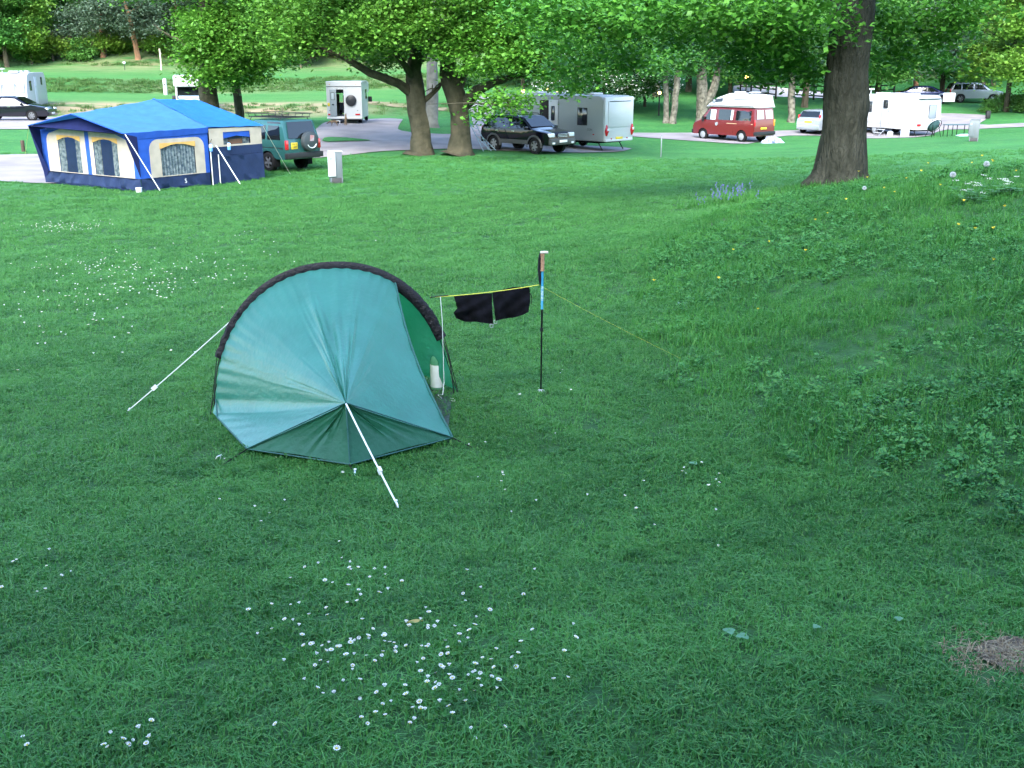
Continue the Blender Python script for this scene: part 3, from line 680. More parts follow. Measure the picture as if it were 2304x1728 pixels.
def window(u0, u1, z0, z1, plane, valance=True, seed=1, cw=.26):
    r = np.random.default_rng(seed)
    def P(a, z, d): return (d, a, z) if plane == 'front' else (a, d, z)
    fr = MB().poly([P(u0, z0, -.004), P(u1, z0, -.004), P(u1, z1, -.004), P(u0, z1, -.004)]).build('window', vinyl, tt)
    for s, e in ((u0 - .02, u0 + (u1 - u0) * cw), (u1 - (u1 - u0) * cw, u1 + .02)):
        rows = []
        for i in range(25):
            a = s + (e - s) * i / 24; rows.append([P(a, z, .05 + .025 * math.sin(i * 1.6)) for z in np.linspace(z0 - .05, z1 + .03, 5)])
        MB().grid(rows).build('curtain', curt, fr)
    if valance:
        mid = (u0 + u1) / 2
        V = [(u0 - .03, z1 + .05), (u1 + .03, z1 + .05), (u1 + .03, z1 - .13), (mid + (u1 - u0) * .2, z1 - .02), (mid, z1 + .0), (mid - (u1 - u0) * .2, z1 - .02), (u0 - .03, z1 - .13)]
        MB().poly([P(a, z, -.012) for a, z in V]).build('valance', trim_o, fr)
    return fr
U1 = 5.3; VR, VC = 2.8, 5.15
def roofz(u): return 1.80 + (2.33 - 1.80) * (1 - abs(u - 2.65) / 2.65)
# front wall
p1 = arch_panel(2.76, 4.95, SK, 2.12, 1.72, .3); p2 = arch_panel(.28, 2.54, SK, 1.62, 2.12, .3)
w1 = [(3.05, SK + .02), (4.30, SK + .02), (4.30, 1.60), (3.05, 1.60)]; w2 = [(1.05, SK + .02), (2.33, SK + .02), (2.33, 1.60), (1.05, 1.60)]
wall('front_wall', [(0, SK), (U1, SK), (U1, roofz(U1)), (2.65, roofz(2.65)), (0, roofz(0))], blue, 'front', [p1, p2])
wall('cream_panel', p1, cream, 'front', [w1]); wall('cream_panel', p2, cream, 'front', [w2])
window(3.05, 4.30, SK + .02, 1.60, 'front', seed=1); window(1.05, 2.33, SK + .02, 1.60, 'front', seed=2)
wall('skirt', [(0, .0), (U1, 0), (U1, SK), (0, SK)], navy, 'front', (), .16, .035)
# near side wall
p3 = arch_panel(.42, 2.62, SK, 1.62, 1.62, .32); w3 = [(.85, SK + .03), (2.22, SK + .03), (2.22, 1.44), (.85, 1.44)]
wall('side_wall', [(0, SK), (VR, SK), (VR, 1.86), (0, 1.80)], blue, 'side', [p3]); wall('cream_panel', p3, cream, 'side', [w3])
window(.85, 2.22, SK + .03, 1.44, 'side', seed=3, cw=.5)
wall('skirt', [(0, 0), (VR, 0), (VR, SK), (0, SK)], navy, 'side', (), .16, .03)
text_part('S', .2, 'emblem', mat('white_print', (.8, .82, .85), .6), tt, (1.72, -.045, .22), (R(90), 0, 0))
# cabin side
wc = [(3.42, 1.30), (4.62, 1.30), (4.62, 1.72), (3.42, 1.72)]
wall('cabin_wall', [(VR + .02, 1.24), (VC, 1.24), (VC, 1.84), (VR + .02, 1.86)], cream, 'side', [wc], .35, .0, None, .05)
wf = window(3.42, 4.62, 1.30, 1.72, 'side', True, 4, .22)
MB().poly([(3.42, -.03, 1.72), (4.62, -.03, 1.72), (4.62, -.03, 1.50), (4.02, -.03, 1.58), (3.42, -.03, 1.50)]).build('blind', blue, wf)
MB().box((4.05, .12, 1.38), (1.15, .06, .16)).build('inner_curtain', mat('brown_curtain', (.25, .12, .07), .9), wf)
wall('cabin_band', [(VR + .02, .95), (VC, .95), (VC, 1.24), (VR + .02, 1.24)], navy, 'side', (), .2, .008, None, .05)
wall('cabin_skirt', [(VR + .02, 0), (VC, 0), (VC, .95), (VR + .02, .95)], navy, 'side', (), .2, .02, None, .09)
MB().poly([(VC, -.09, 0), (VC, U1, 0), (VC, U1, 1.84), (VC, -.05, 1.84)]).build('end_wall', navy, tt)
MB().poly([(0, U1, 0), (VC, U1, 0), (VC, U1, 1.84), (0, U1, 1.80)]).build('far_wall', blue, tt)
# roofs with sag
def roof(name, c00, c01, c11, c10, sag=.05, n=16, m=roofm, wrk=.006):
    a, b_, c, d = map(Vector, (c00, c01, c11, c10)); rows = []
    for i in range(n + 1):
        s = i / n; rows.append([(a.lerp(b_, t) * (1 - s) + d.lerp(c, t) * s) - Vector((0, 0, sag * 16 * s * (1 - s) * t * (1 - t))) + Vector((0, 0, wrk * math.sin(s * 20 + t * 14))) for t in [k / n for k in range(n + 1)]])
    return MB().grid(rows).build(name, m, tt)
PF, P1, P2 = (-.45, 2.65, 2.39), (VR, 2.65, 2.76), (4.65, 2.65, 2.72)
eN, eR, eL, eRf = (-.5, -.02, 1.86), (VR, -.06, 1.90), (-.5, 5.12, 1.95), (VR, U1 + .06, 1.9)
lo = fabric('roof_canvas_pale', (.035, .14, .33), .6, .35, .1, (.05, .3, .7), .15, 20)
roof('awning_roof', eN, PF, P1, eR, .10, 20, lo, .012); roof('awning_roof', eL, PF, P1, eRf, .10, 20, lo, .012)
eC, eCf = (VC + .1, -.10, 1.86), (VC + .1, U1 + .06, 1.86)
roof('cabin_roof', (VR + .01, -.07, 1.91), (VR + .01, 2.65, 2.775), P2, eC, .06); roof('cabin_roof', (VR + .01, U1 + .07, 1.91), (VR + .01, 2.65, 2.775), P2, eCf, .06)
roof('cabin_roof', eC, P2, P2, eCf, .05)
b = MB(); b.tube([(VR, -.07, 1.91), (VR, 1.3, 2.30), (VR, 2.65, 2.785), (VR, 4.0, 2.30), (VR, U1 + .06, 1.91)], .022, 6).tube([eN, PF, eL], .02, 6); b.build('roof_piping', blue, tt)
rs = MB().poly([(-.5, -.02, 1.86), (VR, -.06, 1.90), (VR, -.03, 1.72), (-.02, -.01, 1.66)]); rs.build('eave_band', blue, tt)
# canopy wings
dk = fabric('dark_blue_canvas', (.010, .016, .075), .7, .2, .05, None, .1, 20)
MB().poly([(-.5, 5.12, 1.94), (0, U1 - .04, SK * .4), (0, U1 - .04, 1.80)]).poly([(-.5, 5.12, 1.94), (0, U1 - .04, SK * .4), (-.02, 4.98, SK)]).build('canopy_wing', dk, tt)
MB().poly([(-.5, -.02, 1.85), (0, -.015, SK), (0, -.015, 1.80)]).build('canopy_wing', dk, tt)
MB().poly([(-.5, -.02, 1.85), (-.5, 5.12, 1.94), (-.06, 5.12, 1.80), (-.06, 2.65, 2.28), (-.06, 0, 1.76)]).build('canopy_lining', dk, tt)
# poles, straps, ropes (pixels give their lines, the wall gives their distance)
tm = Matrix.Translation((NB.x, NB.y, .02)) @ Matrix.Rotation(tt_rz, 4, 'Z'); ti = tm.inverted()
def tl(p): return tuple(ti @ Vector(p))
def rope(a, b_, r_, m, name='guy_strap'): MB().tube([tl(a), tl(b_)], r_, 6).build(name, m, tt)
def gpx(x, y): p = ground_px(x, y); return p + Vector((0, 0, .02))
rope(tm @ Vector((-.45, -.05, 1.84)), gpx(360, 430), .016, cord_w); rope(tm @ Vector((VR + .25, -.10, 1.3)), gpx(541, 416), .018, cord_w)
rope(tm @ Vector((VC + .05, -.12, 1.82)), gpx(653, 393), .009, mat('rope_grey', (.45, .45, .38), .8), 'guy_rope')
rope(tm @ Vector((-.48, 5.12, 1.92)), gpx(57, 348), .007, mat('rope_lime', (.45, .55, .10), .8), 'guy_rope')
for vx in (VR - .02, VR + .30):
    MB().tube([(vx, -.12, 0), (vx, -.12, 1.0 if vx > VR else 1.1)], .018, 8).build('leg_pole', mat('pole_white', (.7, .72, .74), .4, .5, .3), tt)
for vx in (VR - .06, VR + .72):
    p_ = tm @ Vector((vx, -.20, 1.12)); lt = thing('hanging_lantern', 'small pale blue lantern hung outside the %s of the trailer tent' % ('side window' if vx < VR else 'cabin window'), 'lantern', tuple(p_), 0, 'lanterns hung on the trailer tent')
    MB().lathe([(.02, .0), (.055, .01), (.06, .05), (.06, .2), (.035, .24), (.015, .26)], n=12).build('body', mat('lantern_blue', (.10, .28, .62), .4), lt)
    MB().tube([(0, 0, .25), (.0, .0, .33), (.0, .16, .40)], .008, 5).build('hook', cord_d, lt)
    MB().lathe([(.061, .13), (.062, .14), (.062, .22), (.05, .235)], n=12).build('shade', mat('lantern_glass', (.55, .68, .75), .3), lt)
wbx = ground_px(317, 432); o = thing('white_tub', 'small white tub on the grass at the awning corner', 'tub', (wbx.x, wbx.y - .15, h(wbx.x, wbx.y - .15)))
MB().box((0, 0, .07), (.16, .14, .13), ch=.015).build('body', mat('tub_white', (.8, .8, .8), .5), o); MB().box((0, 0, .145), (.175, .155, .02), ch=.006).build('lid', mat('tub_lid', (.75, .76, .78), .4), o)
# ---------------------------------------------------------------- vehicles
glass = mat('car_glass', (.006, .008, .009), .04, .8)
glass_b = mat('caravan_window', (.02, .022, .026), .08, .7)
tyre_m = mat('tyre', (.006, .006, .007), .85, .3)
rim_m = mat('rim', (.24, .25, .27), .3, .5, .7)
hub_m = mat('hubcap', (.26, .28, .30), .4, .5)
dark_m = mat('underbody', (.004, .004, .005), .9, .2)
plas = mat('bumper_plastic', (.014, .015, .017), .6, .4)
red_l = mat('tail_lamp', (.42, .012, .02), .15, .8)
lamp_m = mat('head_lamp', (.62, .66, .70), .08, .9)
amb = mat('indicator', (.7, .25, .03), .2, .7)
plate_y = mat('plate_yellow', (.62, .46, .03), .5)
plate_w = mat('plate_white', (.72, .72, .70), .5)
chrome = mat('chrome', (.7, .7, .72), .15, .5, 1.0)
white_p = mat('white_gelcoat', (.48, .49, .50), .35, .5, coat=.15, var=.03, vscale=.8)
def wheel(parent, x, y, r_, wd=.2, style='spoke', n=5):
    s = 1 if y > 0 else -1; w_ = thing_part('wheel', parent, (x, y, r_))
    MB().lathe([(r_ * .62, -wd/2), (r_ * .9, -wd/2), (r_, -wd/2 + .03), (r_, wd/2 - .03), (r_ * .9, wd/2), (r_ * .62, wd/2)], axis='Y', n=28, cap=False).build('tyre', tyre_m, w_)
    b = MB(); yo = s * (wd / 2 - .02)
    if style == 'cap':
        pr = [(.0, 0), (r_ * .2, 0), (r_ * .55, -.012), (r_ * .66, -.03), (r_ * .66, -.10)]
        b.lathe([(q, yo + s * e + s * .015) for q, e in pr], axis='Y', n=24); b.build('rim', hub_m, w_)
    else:
        ri = r_ * .66
        b.lathe([(ri, yo - s * .08), (ri, yo), (ri * .88, yo + s * .005), (ri * .86, yo - s * .05)], axis='Y', n=24, cap=False)
        for k in range(n):
            a = 2 * math.pi * k / n + .3
            M = Matrix.Rotation(a, 3, 'Y'); b.box(tuple(M @ Vector((ri * .48, yo - s * .012, 0))), (ri * .95, .03, ri * .32), M=M)
        b.lathe([(0, yo), (ri * .25, yo), (ri * .27, yo - s * .03)], axis='Y', n=14); b.build('rim', rim_m, w_)
        MB().lathe([(0, yo - s * .075), (ri * .98, yo - s * .075), (ri * .98, yo - s * .085)], axis='Y', n=18).build('brake_disc', dark_m, w_)
    return w_
def thing_part(name, parent, loc=(0, 0, 0)):
    o = bpy.data.objects.new(name, None); col.objects.link(o); o.parent = parent; o.location = loc; o.empty_display_size = .1; return o
class Car:
    def __init__(s, name, label, cat, pos, head, prof, W, Wr, belt, sill, xr, xf, Rw, paint, style='spoke', nsp=5, arch=1.16, twod=.2):
        s.root = thing(name, label, cat, tuple(pos), head)
        xs_ = [p[0] for p in prof]; prof = prof[xs_.index(min(xs_)):xs_.index(max(xs_)) + 1]      # x runs from the tail to the nose
        s.prof = prof; s.px = [p[0] for p in prof]; s.pz = [p[1] for p in prof]; s.W, s.Wr, s.belt = W, Wr, belt; s.zr = max(s.pz)
        s.x0, s.x1 = s.px[0], s.px[-1]; s.L = s.x1 - s.x0; s.paint = paint; s.sill = sill; s.xr, s.xf, s.Rw = xr, xf, Rw
        xs = set(np.linspace(s.x0, s.x1, 50)) | set(s.px)
        for c in (xr, xf): xs |= set(c + Rw * arch * math.cos(a) for a in np.linspace(0, math.pi, 13))
        xs = sorted(x for x in xs if s.x0 <= x <= s.x1); b = MB(); rows = []
        T = [0, .18, .36, .54, .7, .82, .91, .965, 1]
        for x in xs:
            zt = float(np.interp(x, s.px, s.pz)); zb = sill
            for c in (xr, xf):
                q = (Rw * arch) ** 2 - (x - c) ** 2
                if q > 0: zb = max(zb, Rw + math.sqrt(q))
            zb = min(zb, zt - .05); zz = [zb + (zt - zb) * t for t in T]
            ww = [s.hw(x, z) for z in zz]; ww[-1] -= .07; ww[-2] -= .022; 
            left = [(x, w_, z) for w_, z in zip(ww, zz)]
            top = [(x, ww[-1] * f, zt + .022 * (1 - f * f) + .006) for f in (.6, .2, -.2, -.6)]
            right = [(x, -w_, z) for w_, z in zip(ww[::-1], zz[::-1])]
            rows.append(left + top + right)
        b.grid(rows); b.poly(rows[0]); b.poly(rows[-1][::-1])
        s.body = b.build('body', paint, s.root, True, 0, 28)
        MB().box(((s.x0 + s.x1) / 2, 0, sill + .16), (s.L - .25, 2 * W - .22, .34)).build('underbody', dark_m, s.root)
        for x in (xr, xf):
            for y in (W - twod / 2 - .01, -(W - twod / 2 - .01)): wheel(s.root, x, y, Rw, twod, style, nsp)
    def hw(s, x, z):
        e = 0
        f = (x - s.x0) / s.L; 
        e = .085 * (max(0, (f - .86) / .14) ** 2) + .055 * (max(0, (.12 - f) / .12) ** 2)
        w_ = s.W * (1 - e)
        if z > s.belt: w_ -= (s.W - s.Wr) * min(1, (z - s.belt) / max(.01, s.zr - s.belt))
        else: w_ -= .05 * ((s.belt - z) / s.belt) ** 2
        return w_
    def side(s, pts, name='window', m=None, d=.007, sides=(1, -1), inset=True):
        out = []
        for sg in sides:
            b = MB(); V, T = fill2d(pts, (), [(x, z) for x in np.arange(min(p[0] for p in pts) + .1, max(p[0] for p in pts), .15) for z in np.arange(min(p[1] for p in pts) + .06, max(p[1] for p in pts), .1) if inside((x, z), pts)])
            b.mesh([(x, sg * (s.hw(x, z) + d), z) for x, z in V], T); out.append(b.build(name, m or glass, s.root))
        return out
    def xat(s, z, front=True):
        P = list(zip(s.px, s.pz)); 
        if front: P = P[::-1]
        for (xa, za), (xb, zb) in zip(P, P[1:]):
            if min(za, zb) <= z <= max(za, zb) and abs(zb - za) > 1e-6: return xa + (xb - xa) * (z - za) / (zb - za)
        return P[0][0]
    def screen(s, z0, z1, front=True, marg=.10, name='windscreen', m=None, y0=-1, y1=1, segs=4, d=.034):
        rows = []
        P = [p for p in s.prof]
        for k in range(segs + 1):
            z = z0 + (z1 - z0) * k / segs; x = s.scr(z, front); w_ = s.hw(x, z) - marg
            rows.append([(x + (d if front else -d), w_ * (y0 + (y1 - y0) * j / 6), z + d) for j in range(7)])
        return MB().grid(rows).build(name, m or glass, s.root)
    def scr(s, z, front): return (s.fs if front else s.rs)(z)
    def box(s, name, c, d, m, ch=.012, parent=None): return MB().box(c, d, ch=ch).build(name, m, parent or s.root)
def lin(za, xa, zb, xb): return lambda z: xa + (xb - xa) * (z - za) / (zb - za)

# --- green 4x4
gp = on(-9.72, 42.9)
paint_g = mat('paint_teal', (.022, .092, .090), .22, .5, .2, coat=.3)
prof = [(-2.22, .62), (-2.24, 1.0), (-2.20, 1.22), (-2.02, 1.90), (-.35, 1.90), (-.22, 1.80), (.28, 1.78), (.98, 1.24), (1.15, 1.18), (2.10, 1.08), (2.18, .95), (2.20, .62)]
c = Car('green_four_by_four', 'teal green four by four with roof rack and rear spare wheel beside the trailer tent', 'car', gp, R(142), prof, .90, .78, 1.16, .48, -1.20, 1.34, .36, paint_g, 'spoke', 5, 1.18, .24)
c.fs = lin(1.22, 1.0, 1.78, .28); c.rs = lin(1.22, -2.20, 1.90, -2.02)
c.side([(-1.98, 1.20), (-1.25, 1.20), (-1.25, 1.72), (-1.88, 1.72)]); c.side([(-1.12, 1.20), (-.30, 1.20), (-.30, 1.70), (-1.12, 1.72)]); c.side([(-.18, 1.20), (.72, 1.20), (.34, 1.66), (-.18, 1.68)])
c.side([(-1.95, 1.79), (-1.2, 1.79), (-1.2, 1.86), (-1.9, 1.86)], 'alpine_window')
c.screen(1.24, 1.75, True); c.screen(1.22, 1.82, False, .16, 'rear_window')
c.side([(-2.1, .86), (1.0, .86), (1.0, .92), (-2.1, .92)], 'rubbing_strip', plas, .012)
c.side([(-.95, 1.02), (-.78, 1.02), (-.78, 1.07), (-.95, 1.07)], 'door_handle', plas, .02)
c.box('bumper', (-2.28, 0, .62), (.2, 1.76, .2), plas); c.box('bumper', (2.24, 0, .62), (.2, 1.74, .22), plas)
for y in (.80, -.80): c.box('tail_lamp', (-2.235, y, 1.02), (.06, .14, .34), red_l); c.box('head_lamp', (2.17, y * .85, .9), (.06, .28, .16), lamp_m); c.box('mud_flap', (-1.66, y, .36), (.03, .26, .34), dark_m)
pl = c.box('number_plate', (-2.265, .45, .98), (.02, .30, .24), plate_y, .004)
for i, s_ in enumerate(('P312', 'UMP')): text_part(s_, .11, 'plate_text', mat('plate_black', (.02, .02, .02), .6), pl, (-2.278, .45, 1.035 - .11 * i), (R(90), 0, R(-90)))
sw = thing_part('spare_wheel', c.root, (-2.36, -.22, 1.12))
MB().lathe([(0, -.14), (.30, -.14), (.36, -.10), (.37, .0), (.36, .08), (.2, .10)], axis='X', n=32).build('cover', mat('wheel_cover', (.035, .045, .05), .45, .4), sw)
em = MB(); em.poly([(-.145, .10, .02), (-.145, -.10, .02), (-.145, -.13, .22), (-.145, .07, .24)]); em.build('print', mat('cover_print', (.30, .38, .42), .6, c2=(.40, .12, .12), vscale=7), sw)
em = MB(); em.tube([(-.145, .24 * math.cos(a), .24 * math.sin(a)) for a in np.linspace(R(205), R(330), 9)], .018, 5); em.build('lettering', mat('cover_letter', (.62, .68, .70), .5), sw)
rk = thing_part('roof_rack', c.root, (-.95, 0, 2.0)); b = MB()
for zz, (lx, wy) in ((0, (1.05, .62)), (.14, (1.12, .70))):
    b.tube([(-lx, -wy, zz), (lx, -wy, zz), (lx, wy, zz), (-lx, wy, zz), (-lx, -wy, zz)], .016, 6)
for x in np.linspace(-1.0, 1.0, 6): b.tube([(x, -.62, 0), (x, -.69, .14)], .012, 5).tube([(x, .62, 0), (x, .69, .14)], .012, 5)
b.build('basket_rail', plas, rk); b = MB()
for x in np.linspace(-.95, .95, 9): b.tube([(x, -.62, .01), (x, .62, .01)], .012, 5)
b.build('floor_bars', plas, rk); b = MB()
for x in (-.85, .85):
    for y in (-1, 1): MB().tube([(x, y * .64, 0), (x, y * .74, -.16)], .016, 6).build('rack_foot', plas, rk)
for i, x in enumerate((-1.68, -.55)): c.box('seat', (x, .32, 1.3), (.14, .5, .5), dark_m, .05); c.box('seat', (x, -.32, 1.3), (.14, .5, .5), dark_m, .05)
c.side([(.99, 1.3), (.995, 1.3), (.995, 1.31), (.99, 1.31)], 'seal', plas)

# --- black SUV
sp_ = on(.72, 52.3)
paint_k = mat('paint_black', (.0015, .0018, .005), .08, .3, 0, coat=.1); clad = mat('cladding_grey', (.045, .048, .048), .45, .4)
prof = [(-2.27, .55), (-2.28, .95), (-2.22, 1.10), (-1.86, 1.62), (-1.65, 1.70), (-.3, 1.73), (.32, 1.66), (1.08, 1.16), (1.35, 1.09), (2.12, .98), (2.25, .84), (2.28, .5)]
c = Car('black_suv', 'shiny black SUV with grey wheel arches parked beside the long caravan', 'car', sp_, R(-45), prof, .93, .74, 1.08, .42, -1.36, 1.35, .365, paint_k, 'spoke', 6, 1.14, .24)
c.fs = lin(1.17, 1.06, 1.66, .34); c.rs = lin(1.10, -2.22, 1.62, -1.86)
c.side([(-2.05, 1.14), (-1.42, 1.14), (-1.42, 1.56), (-1.82, 1.52)]); c.side([(-1.30, 1.13), (-.34, 1.13), (-.34, 1.60), (-1.30, 1.58)]); c.side([(-.22, 1.13), (.86, 1.13), (.38, 1.54), (-.22, 1.60)])
c.screen(1.19, 1.62, True); c.screen(1.14, 1.56, False, .14, 'rear_window')
c.side([(-2.2, .44), (2.1, .44), (2.1, .62), (-2.2, .62)][:0] or [(-.95, .43), (.95, .43), (.95, .62), (-.95, .62)], 'sill_cladding', clad, .014)
def arch_trim(c, m, w_=.09):
    for x in (c.xr, c.xf):
        for sg in (1, -1):
            b = MB(); r0 = c.Rw * 1.13; rows = []
            for a in np.linspace(R(-8), R(188), 17):
                rr = []
                for q in (r0, r0 + w_ * .6, r0 + w_):
                    X, Z = x + q * math.cos(a), c.Rw + q * math.sin(a); rr.append((X, sg * (c.hw(X, Z) + (.03 if q < r0 + w_ else .004)), Z))
                rows.append(rr)
            b.grid(rows).build('wheel_arch', m, c.root)
arch_trim(c, clad)
c.box('bumper', (2.27, 0, .58), (.16, 1.72, .30), clad, .04); c.box('bumper', (-2.28, 0, .55), (.14, 1.72, .26), clad, .04)
g_ = c.box('grille', (2.275, 0, .86), (.05, .72, .19), dark_m, .02)
for z in (.80, .86, .92): c.box('grille_bar', (2.30, 0, z), (.03, .66, .018), chrome, .004, g_)
for y in (.68, -.68): c.box('head_lamp', (2.2, y, .88), (.16, .36, .19), lamp_m, .04); c.box('fog_lamp', (2.33, y * .95, .52), (.05, .2, .10), lamp_m, .02); c.box('tail_lamp', (-2.22, y * 1.15, 1.0), (.1, .14, .36), red_l, .03); c.box('mirror', (.92, y / .68 * 1.02, 1.17), (.14, .2, .15), paint_k, .04); 
for y in (.62, -.62): MB().tube([(-1.7, y, 1.73), (-1.6, y, 1.78), (.1, y, 1.78), (.2, y, 1.71)], .02, 6).build('roof_rail', plas, c.root)
c.box('number_plate', (2.36, 0, .60), (.02, .52, .115), plate_w, .004)
c.side([(-1.20, .98), (-1.02, .98), (-1.02, 1.02), (-1.20, 1.02)], 'door_handle', chrome, .02); c.side([(-.1, .98), (.08, .98), (.08, 1.02), (-.1, 1.02)], 'door_handle', chrome, .02)
c.side([(-1.36, .5), (-1.355, .5), (-1.355, 1.1), (-1.36, 1.1)], 'door_seam', dark_m, .004)

# --- black saloon at the left
sl = on(-30.3, 66.9)
paint_b = mat('paint_navy_black', (.0035, .004, .009), .12, .5, 0, coat=.3)
prof = [(-2.32, .45), (-2.33, .80), (-2.22, 1.0), (-1.72, 1.06), (-1.05, 1.36), (-.55, 1.43), (.15, 1.43), (.45, 1.38), (1.15, .99), (1.4, .94), (2.15, .80), (2.30, .66), (2.32, .4)]
c = Car('black_saloon', 'black saloon car parked in front of the left caravan', 'car', sl, R(3), prof, .90, .66, .92, .28, -1.36, 1.36, .32, paint_b, 'spoke', 7, 1.10, .21)
c.fs = lin(.99, 1.15, 1.38, .45); c.rs = lin(1.06, -1.72, 1.36, -1.05)
c.side([(-1.55, .98), (-.45, .97), (-.45, 1.34), (-.98, 1.31)]); c.side([(-.35, .97), (.98, .96), (.42, 1.30), (-.35, 1.34)]); c.screen(1.0, 1.36, True); c.screen(1.08, 1.34, False, .14, 'rear_window')
for y in (.64, -.64): c.box('head_lamp', (2.20, y, .70), (.22, .36, .14), lamp_m, .04); c.box('tail_lamp', (-2.28, y, .84), (.12, .4, .18), red_l, .03); c.box('mirror', (.85, y / .64 * .98, 1.0), (.12, .18, .12), paint_b, .03)
c.side([(-.95, .82), (-.77, .82), (-.77, .86), (-.95, .86)], 'door_handle', chrome, .02); c.side([(.0, .82), (.18, .82), (.18, .86), (.0, .86)], 'door_handle', chrome, .02)
c.box('bumper', (2.28, 0, .42), (.14, 1.6, .24), paint_b, .05); c.box('number_plate', (2.36, 0, .45), (.02, .52, .11), plate_w, .003)

# --- silver hatchback half behind the oak
hb = on(20.55, 72.2)
paint_s = mat('paint_silver', (.34, .37, .40), .25, .5, .5, coat=.4)
prof = [(-2.10, .42), (-2.12, .72), (-2.05, 1.0), (-1.72, 1.42), (-1.5, 1.50), (-.2, 1.52), (.35, 1.44), (1.15, 1.02), (1.4, .96), (1.95, .80), (2.08, .66), (2.1, .4)]
c = Car('silver_hatchback', 'silver hatchback parked partly hidden behind the big oak trunk', 'car', hb, R(46), prof, .87, .70, .98, .28, -1.30, 1.32, .31, paint_s, 'spoke', 6, 1.12)
c.fs = lin(1.02, 1.15, 1.44, .35); c.rs = lin(1.0, -2.05, 1.42, -1.72)
c.side([(-1.75, 1.06), (-1.05, 1.03), (-1.05, 1.40), (-1.55, 1.38)]); c.side([(-.97, 1.03), (-.15, 1.02), (-.15, 1.42), (-.97, 1.42)]); c.side([(-.05, 1.02), (.95, 1.0), (.4, 1.34), (-.05, 1.40)])
c.screen(1.04, 1.40, True); c.screen(1.06, 1.40, False, .12, 'rear_window')
for y in (.74, -.74): c.box('tail_lamp', (-1.97, y, 1.06), (.16, .10, .34), red_l, .03); c.box('head_lamp', (2.0, y * .85, .72), (.16, .3, .16), lamp_m, .04)
c.box('bumper', (-2.12, 0, .45), (.12, 1.6, .28), paint_s, .05); c.box('number_plate', (-2.14, 0, .78), (.02, .52, .11), plate_y, .003)

# --- two cars by the far trees
pv = ground_px(2190, 231); prof = [(-2.24, .5), (-2.25, .95), (-2.16, 1.2), (-1.95, 1.62), (-1.7, 1.70), (-.1, 1.70), (.4, 1.60), (1.05, 1.14), (1.3, 1.08), (2.1, .95), (2.22, .75), (2.24, .5)]
c = Car('silver_estate', 'silver off-roader parked under the trees at the far right', 'car', pv, R(-8), prof, .90, .74, 1.06, .38, -1.34, 1.34, .36, paint_s, 'spoke', 5, 1.14)
c.fs = lin(1.14, 1.05, 1.6, .4); c.rs = lin(1.2, -2.16, 1.62, -1.95)
for P in ([(-2.0, 1.12), (-1.35, 1.12), (-1.35, 1.54), (-1.85, 1.54)], [(-1.25, 1.12), (-.35, 1.12), (-.35, 1.58), (-1.25, 1.58)], [(-.25, 1.12), (.82, 1.1), (.4, 1.50), (-.25, 1.58)]): c.side(P)
c.screen(1.17, 1.56, True); c.screen(1.2, 1.58, False, .12, 'rear_window')
for y in (.8, -.8): c.box('tail_lamp', (-2.2, y, 1.02), (.12, .14, .3), red_l, .03)
pv = ground_px(2078, 232); prof = [(-2.2, .45), (-2.22, .8), (-2.1, .98), (-1.6, 1.04), (-.95, 1.38), (.1, 1.42), (.45, 1.36), (1.2, .98), (2.1, .78), (2.22, .62), (2.24, .4)]
c = Car('dark_blue_saloon', 'dark blue saloon seen over the roof of the right caravan', 'car', pv, R(-10), prof, .88, .66, .92, .28, -1.32, 1.32, .31, mat('paint_blue', (.012, .02, .09), .2, .6, .3, coat=.6), 'spoke', 5)
c.fs = lin(.98, 1.2, 1.36, .45); c.rs = lin(1.04, -1.6, 1.38, -.95)
c.side([(-1.4, .98), (-.45, .97), (-.45, 1.30), (-.9, 1.28)]); c.side([(-.35, .97), (1.0, .96), (.42, 1.28), (-.35, 1.32)]); c.screen(1.0, 1.34, True); c.screen(1.06, 1.36, False, .14, 'rear_window')
for y in (.7, -.7): c.box('tail_lamp', (-2.18, y, .82), (.12, .3, .2), red_l, .03)

# --- red campervan with white high top
rv = on(13.15, 65.2); RVH = R(129)
paint_r = mat('paint_red', (.14, .009, .012), .3, .6, .1, coat=.5)
prof = [(-2.30, .55), (-2.32, 1.0), (-2.28, 1.35), (-2.20, 1.92), (-2.1, 1.98), (.95, 1.98), (1.12, 1.92), (1.72, 1.22), (2.25, 1.02), (2.36, .85), (2.38, .45)]
c = Car('red_campervan', 'dark red campervan with white raised roof parked by the gravel road', 'campervan', rv, RVH, prof, .97, .86, 1.12, .36, -1.42, 1.50, .33, paint_r, 'cap', 5, 1.14)
c.fs = lin(1.22, 1.72, 1.92, 1.12); c.rs = lin(1.35, -2.28, 1.92, -2.20)
cr = mat('cream_blind', (.70, .72, .74), .6)
for P, m_ in (([(-2.05, 1.22), (-.95, 1.22), (-.95, 1.78), (-2.05, 1.78)], glass), ([(-.75, 1.22), (.35, 1.22), (.35, 1.82), (-.75, 1.82)], glass), ([(.55, 1.20), (1.45, 1.20), (1.02, 1.80), (.55, 1.80)], glass)): c.side(P, 'window', m_)
c.side([(.56, 1.22), (.95, 1.22), (.95, 1.78), (.56, 1.78)], 'blind', cr, .012); c.side([(-.74, 1.24), (-.58, 1.24), (-.58, 1.8), (-.74, 1.8)], 'blind', cr, .012)
c.screen(1.26, 1.86, True)
c.screen(1.30, 1.78, False, .12, 'rear_window', cr, -.92, -.12); c.screen(1.30, 1.78, False, .12, 'rear_window', cr, .12, .92)
c.side([(-2.2, 1.02), (-.3, 1.02), (-.3, 1.06), (-2.2, 1.06)], 'stripe', mat('stripe', (.45, .33, .20), .5), .008)
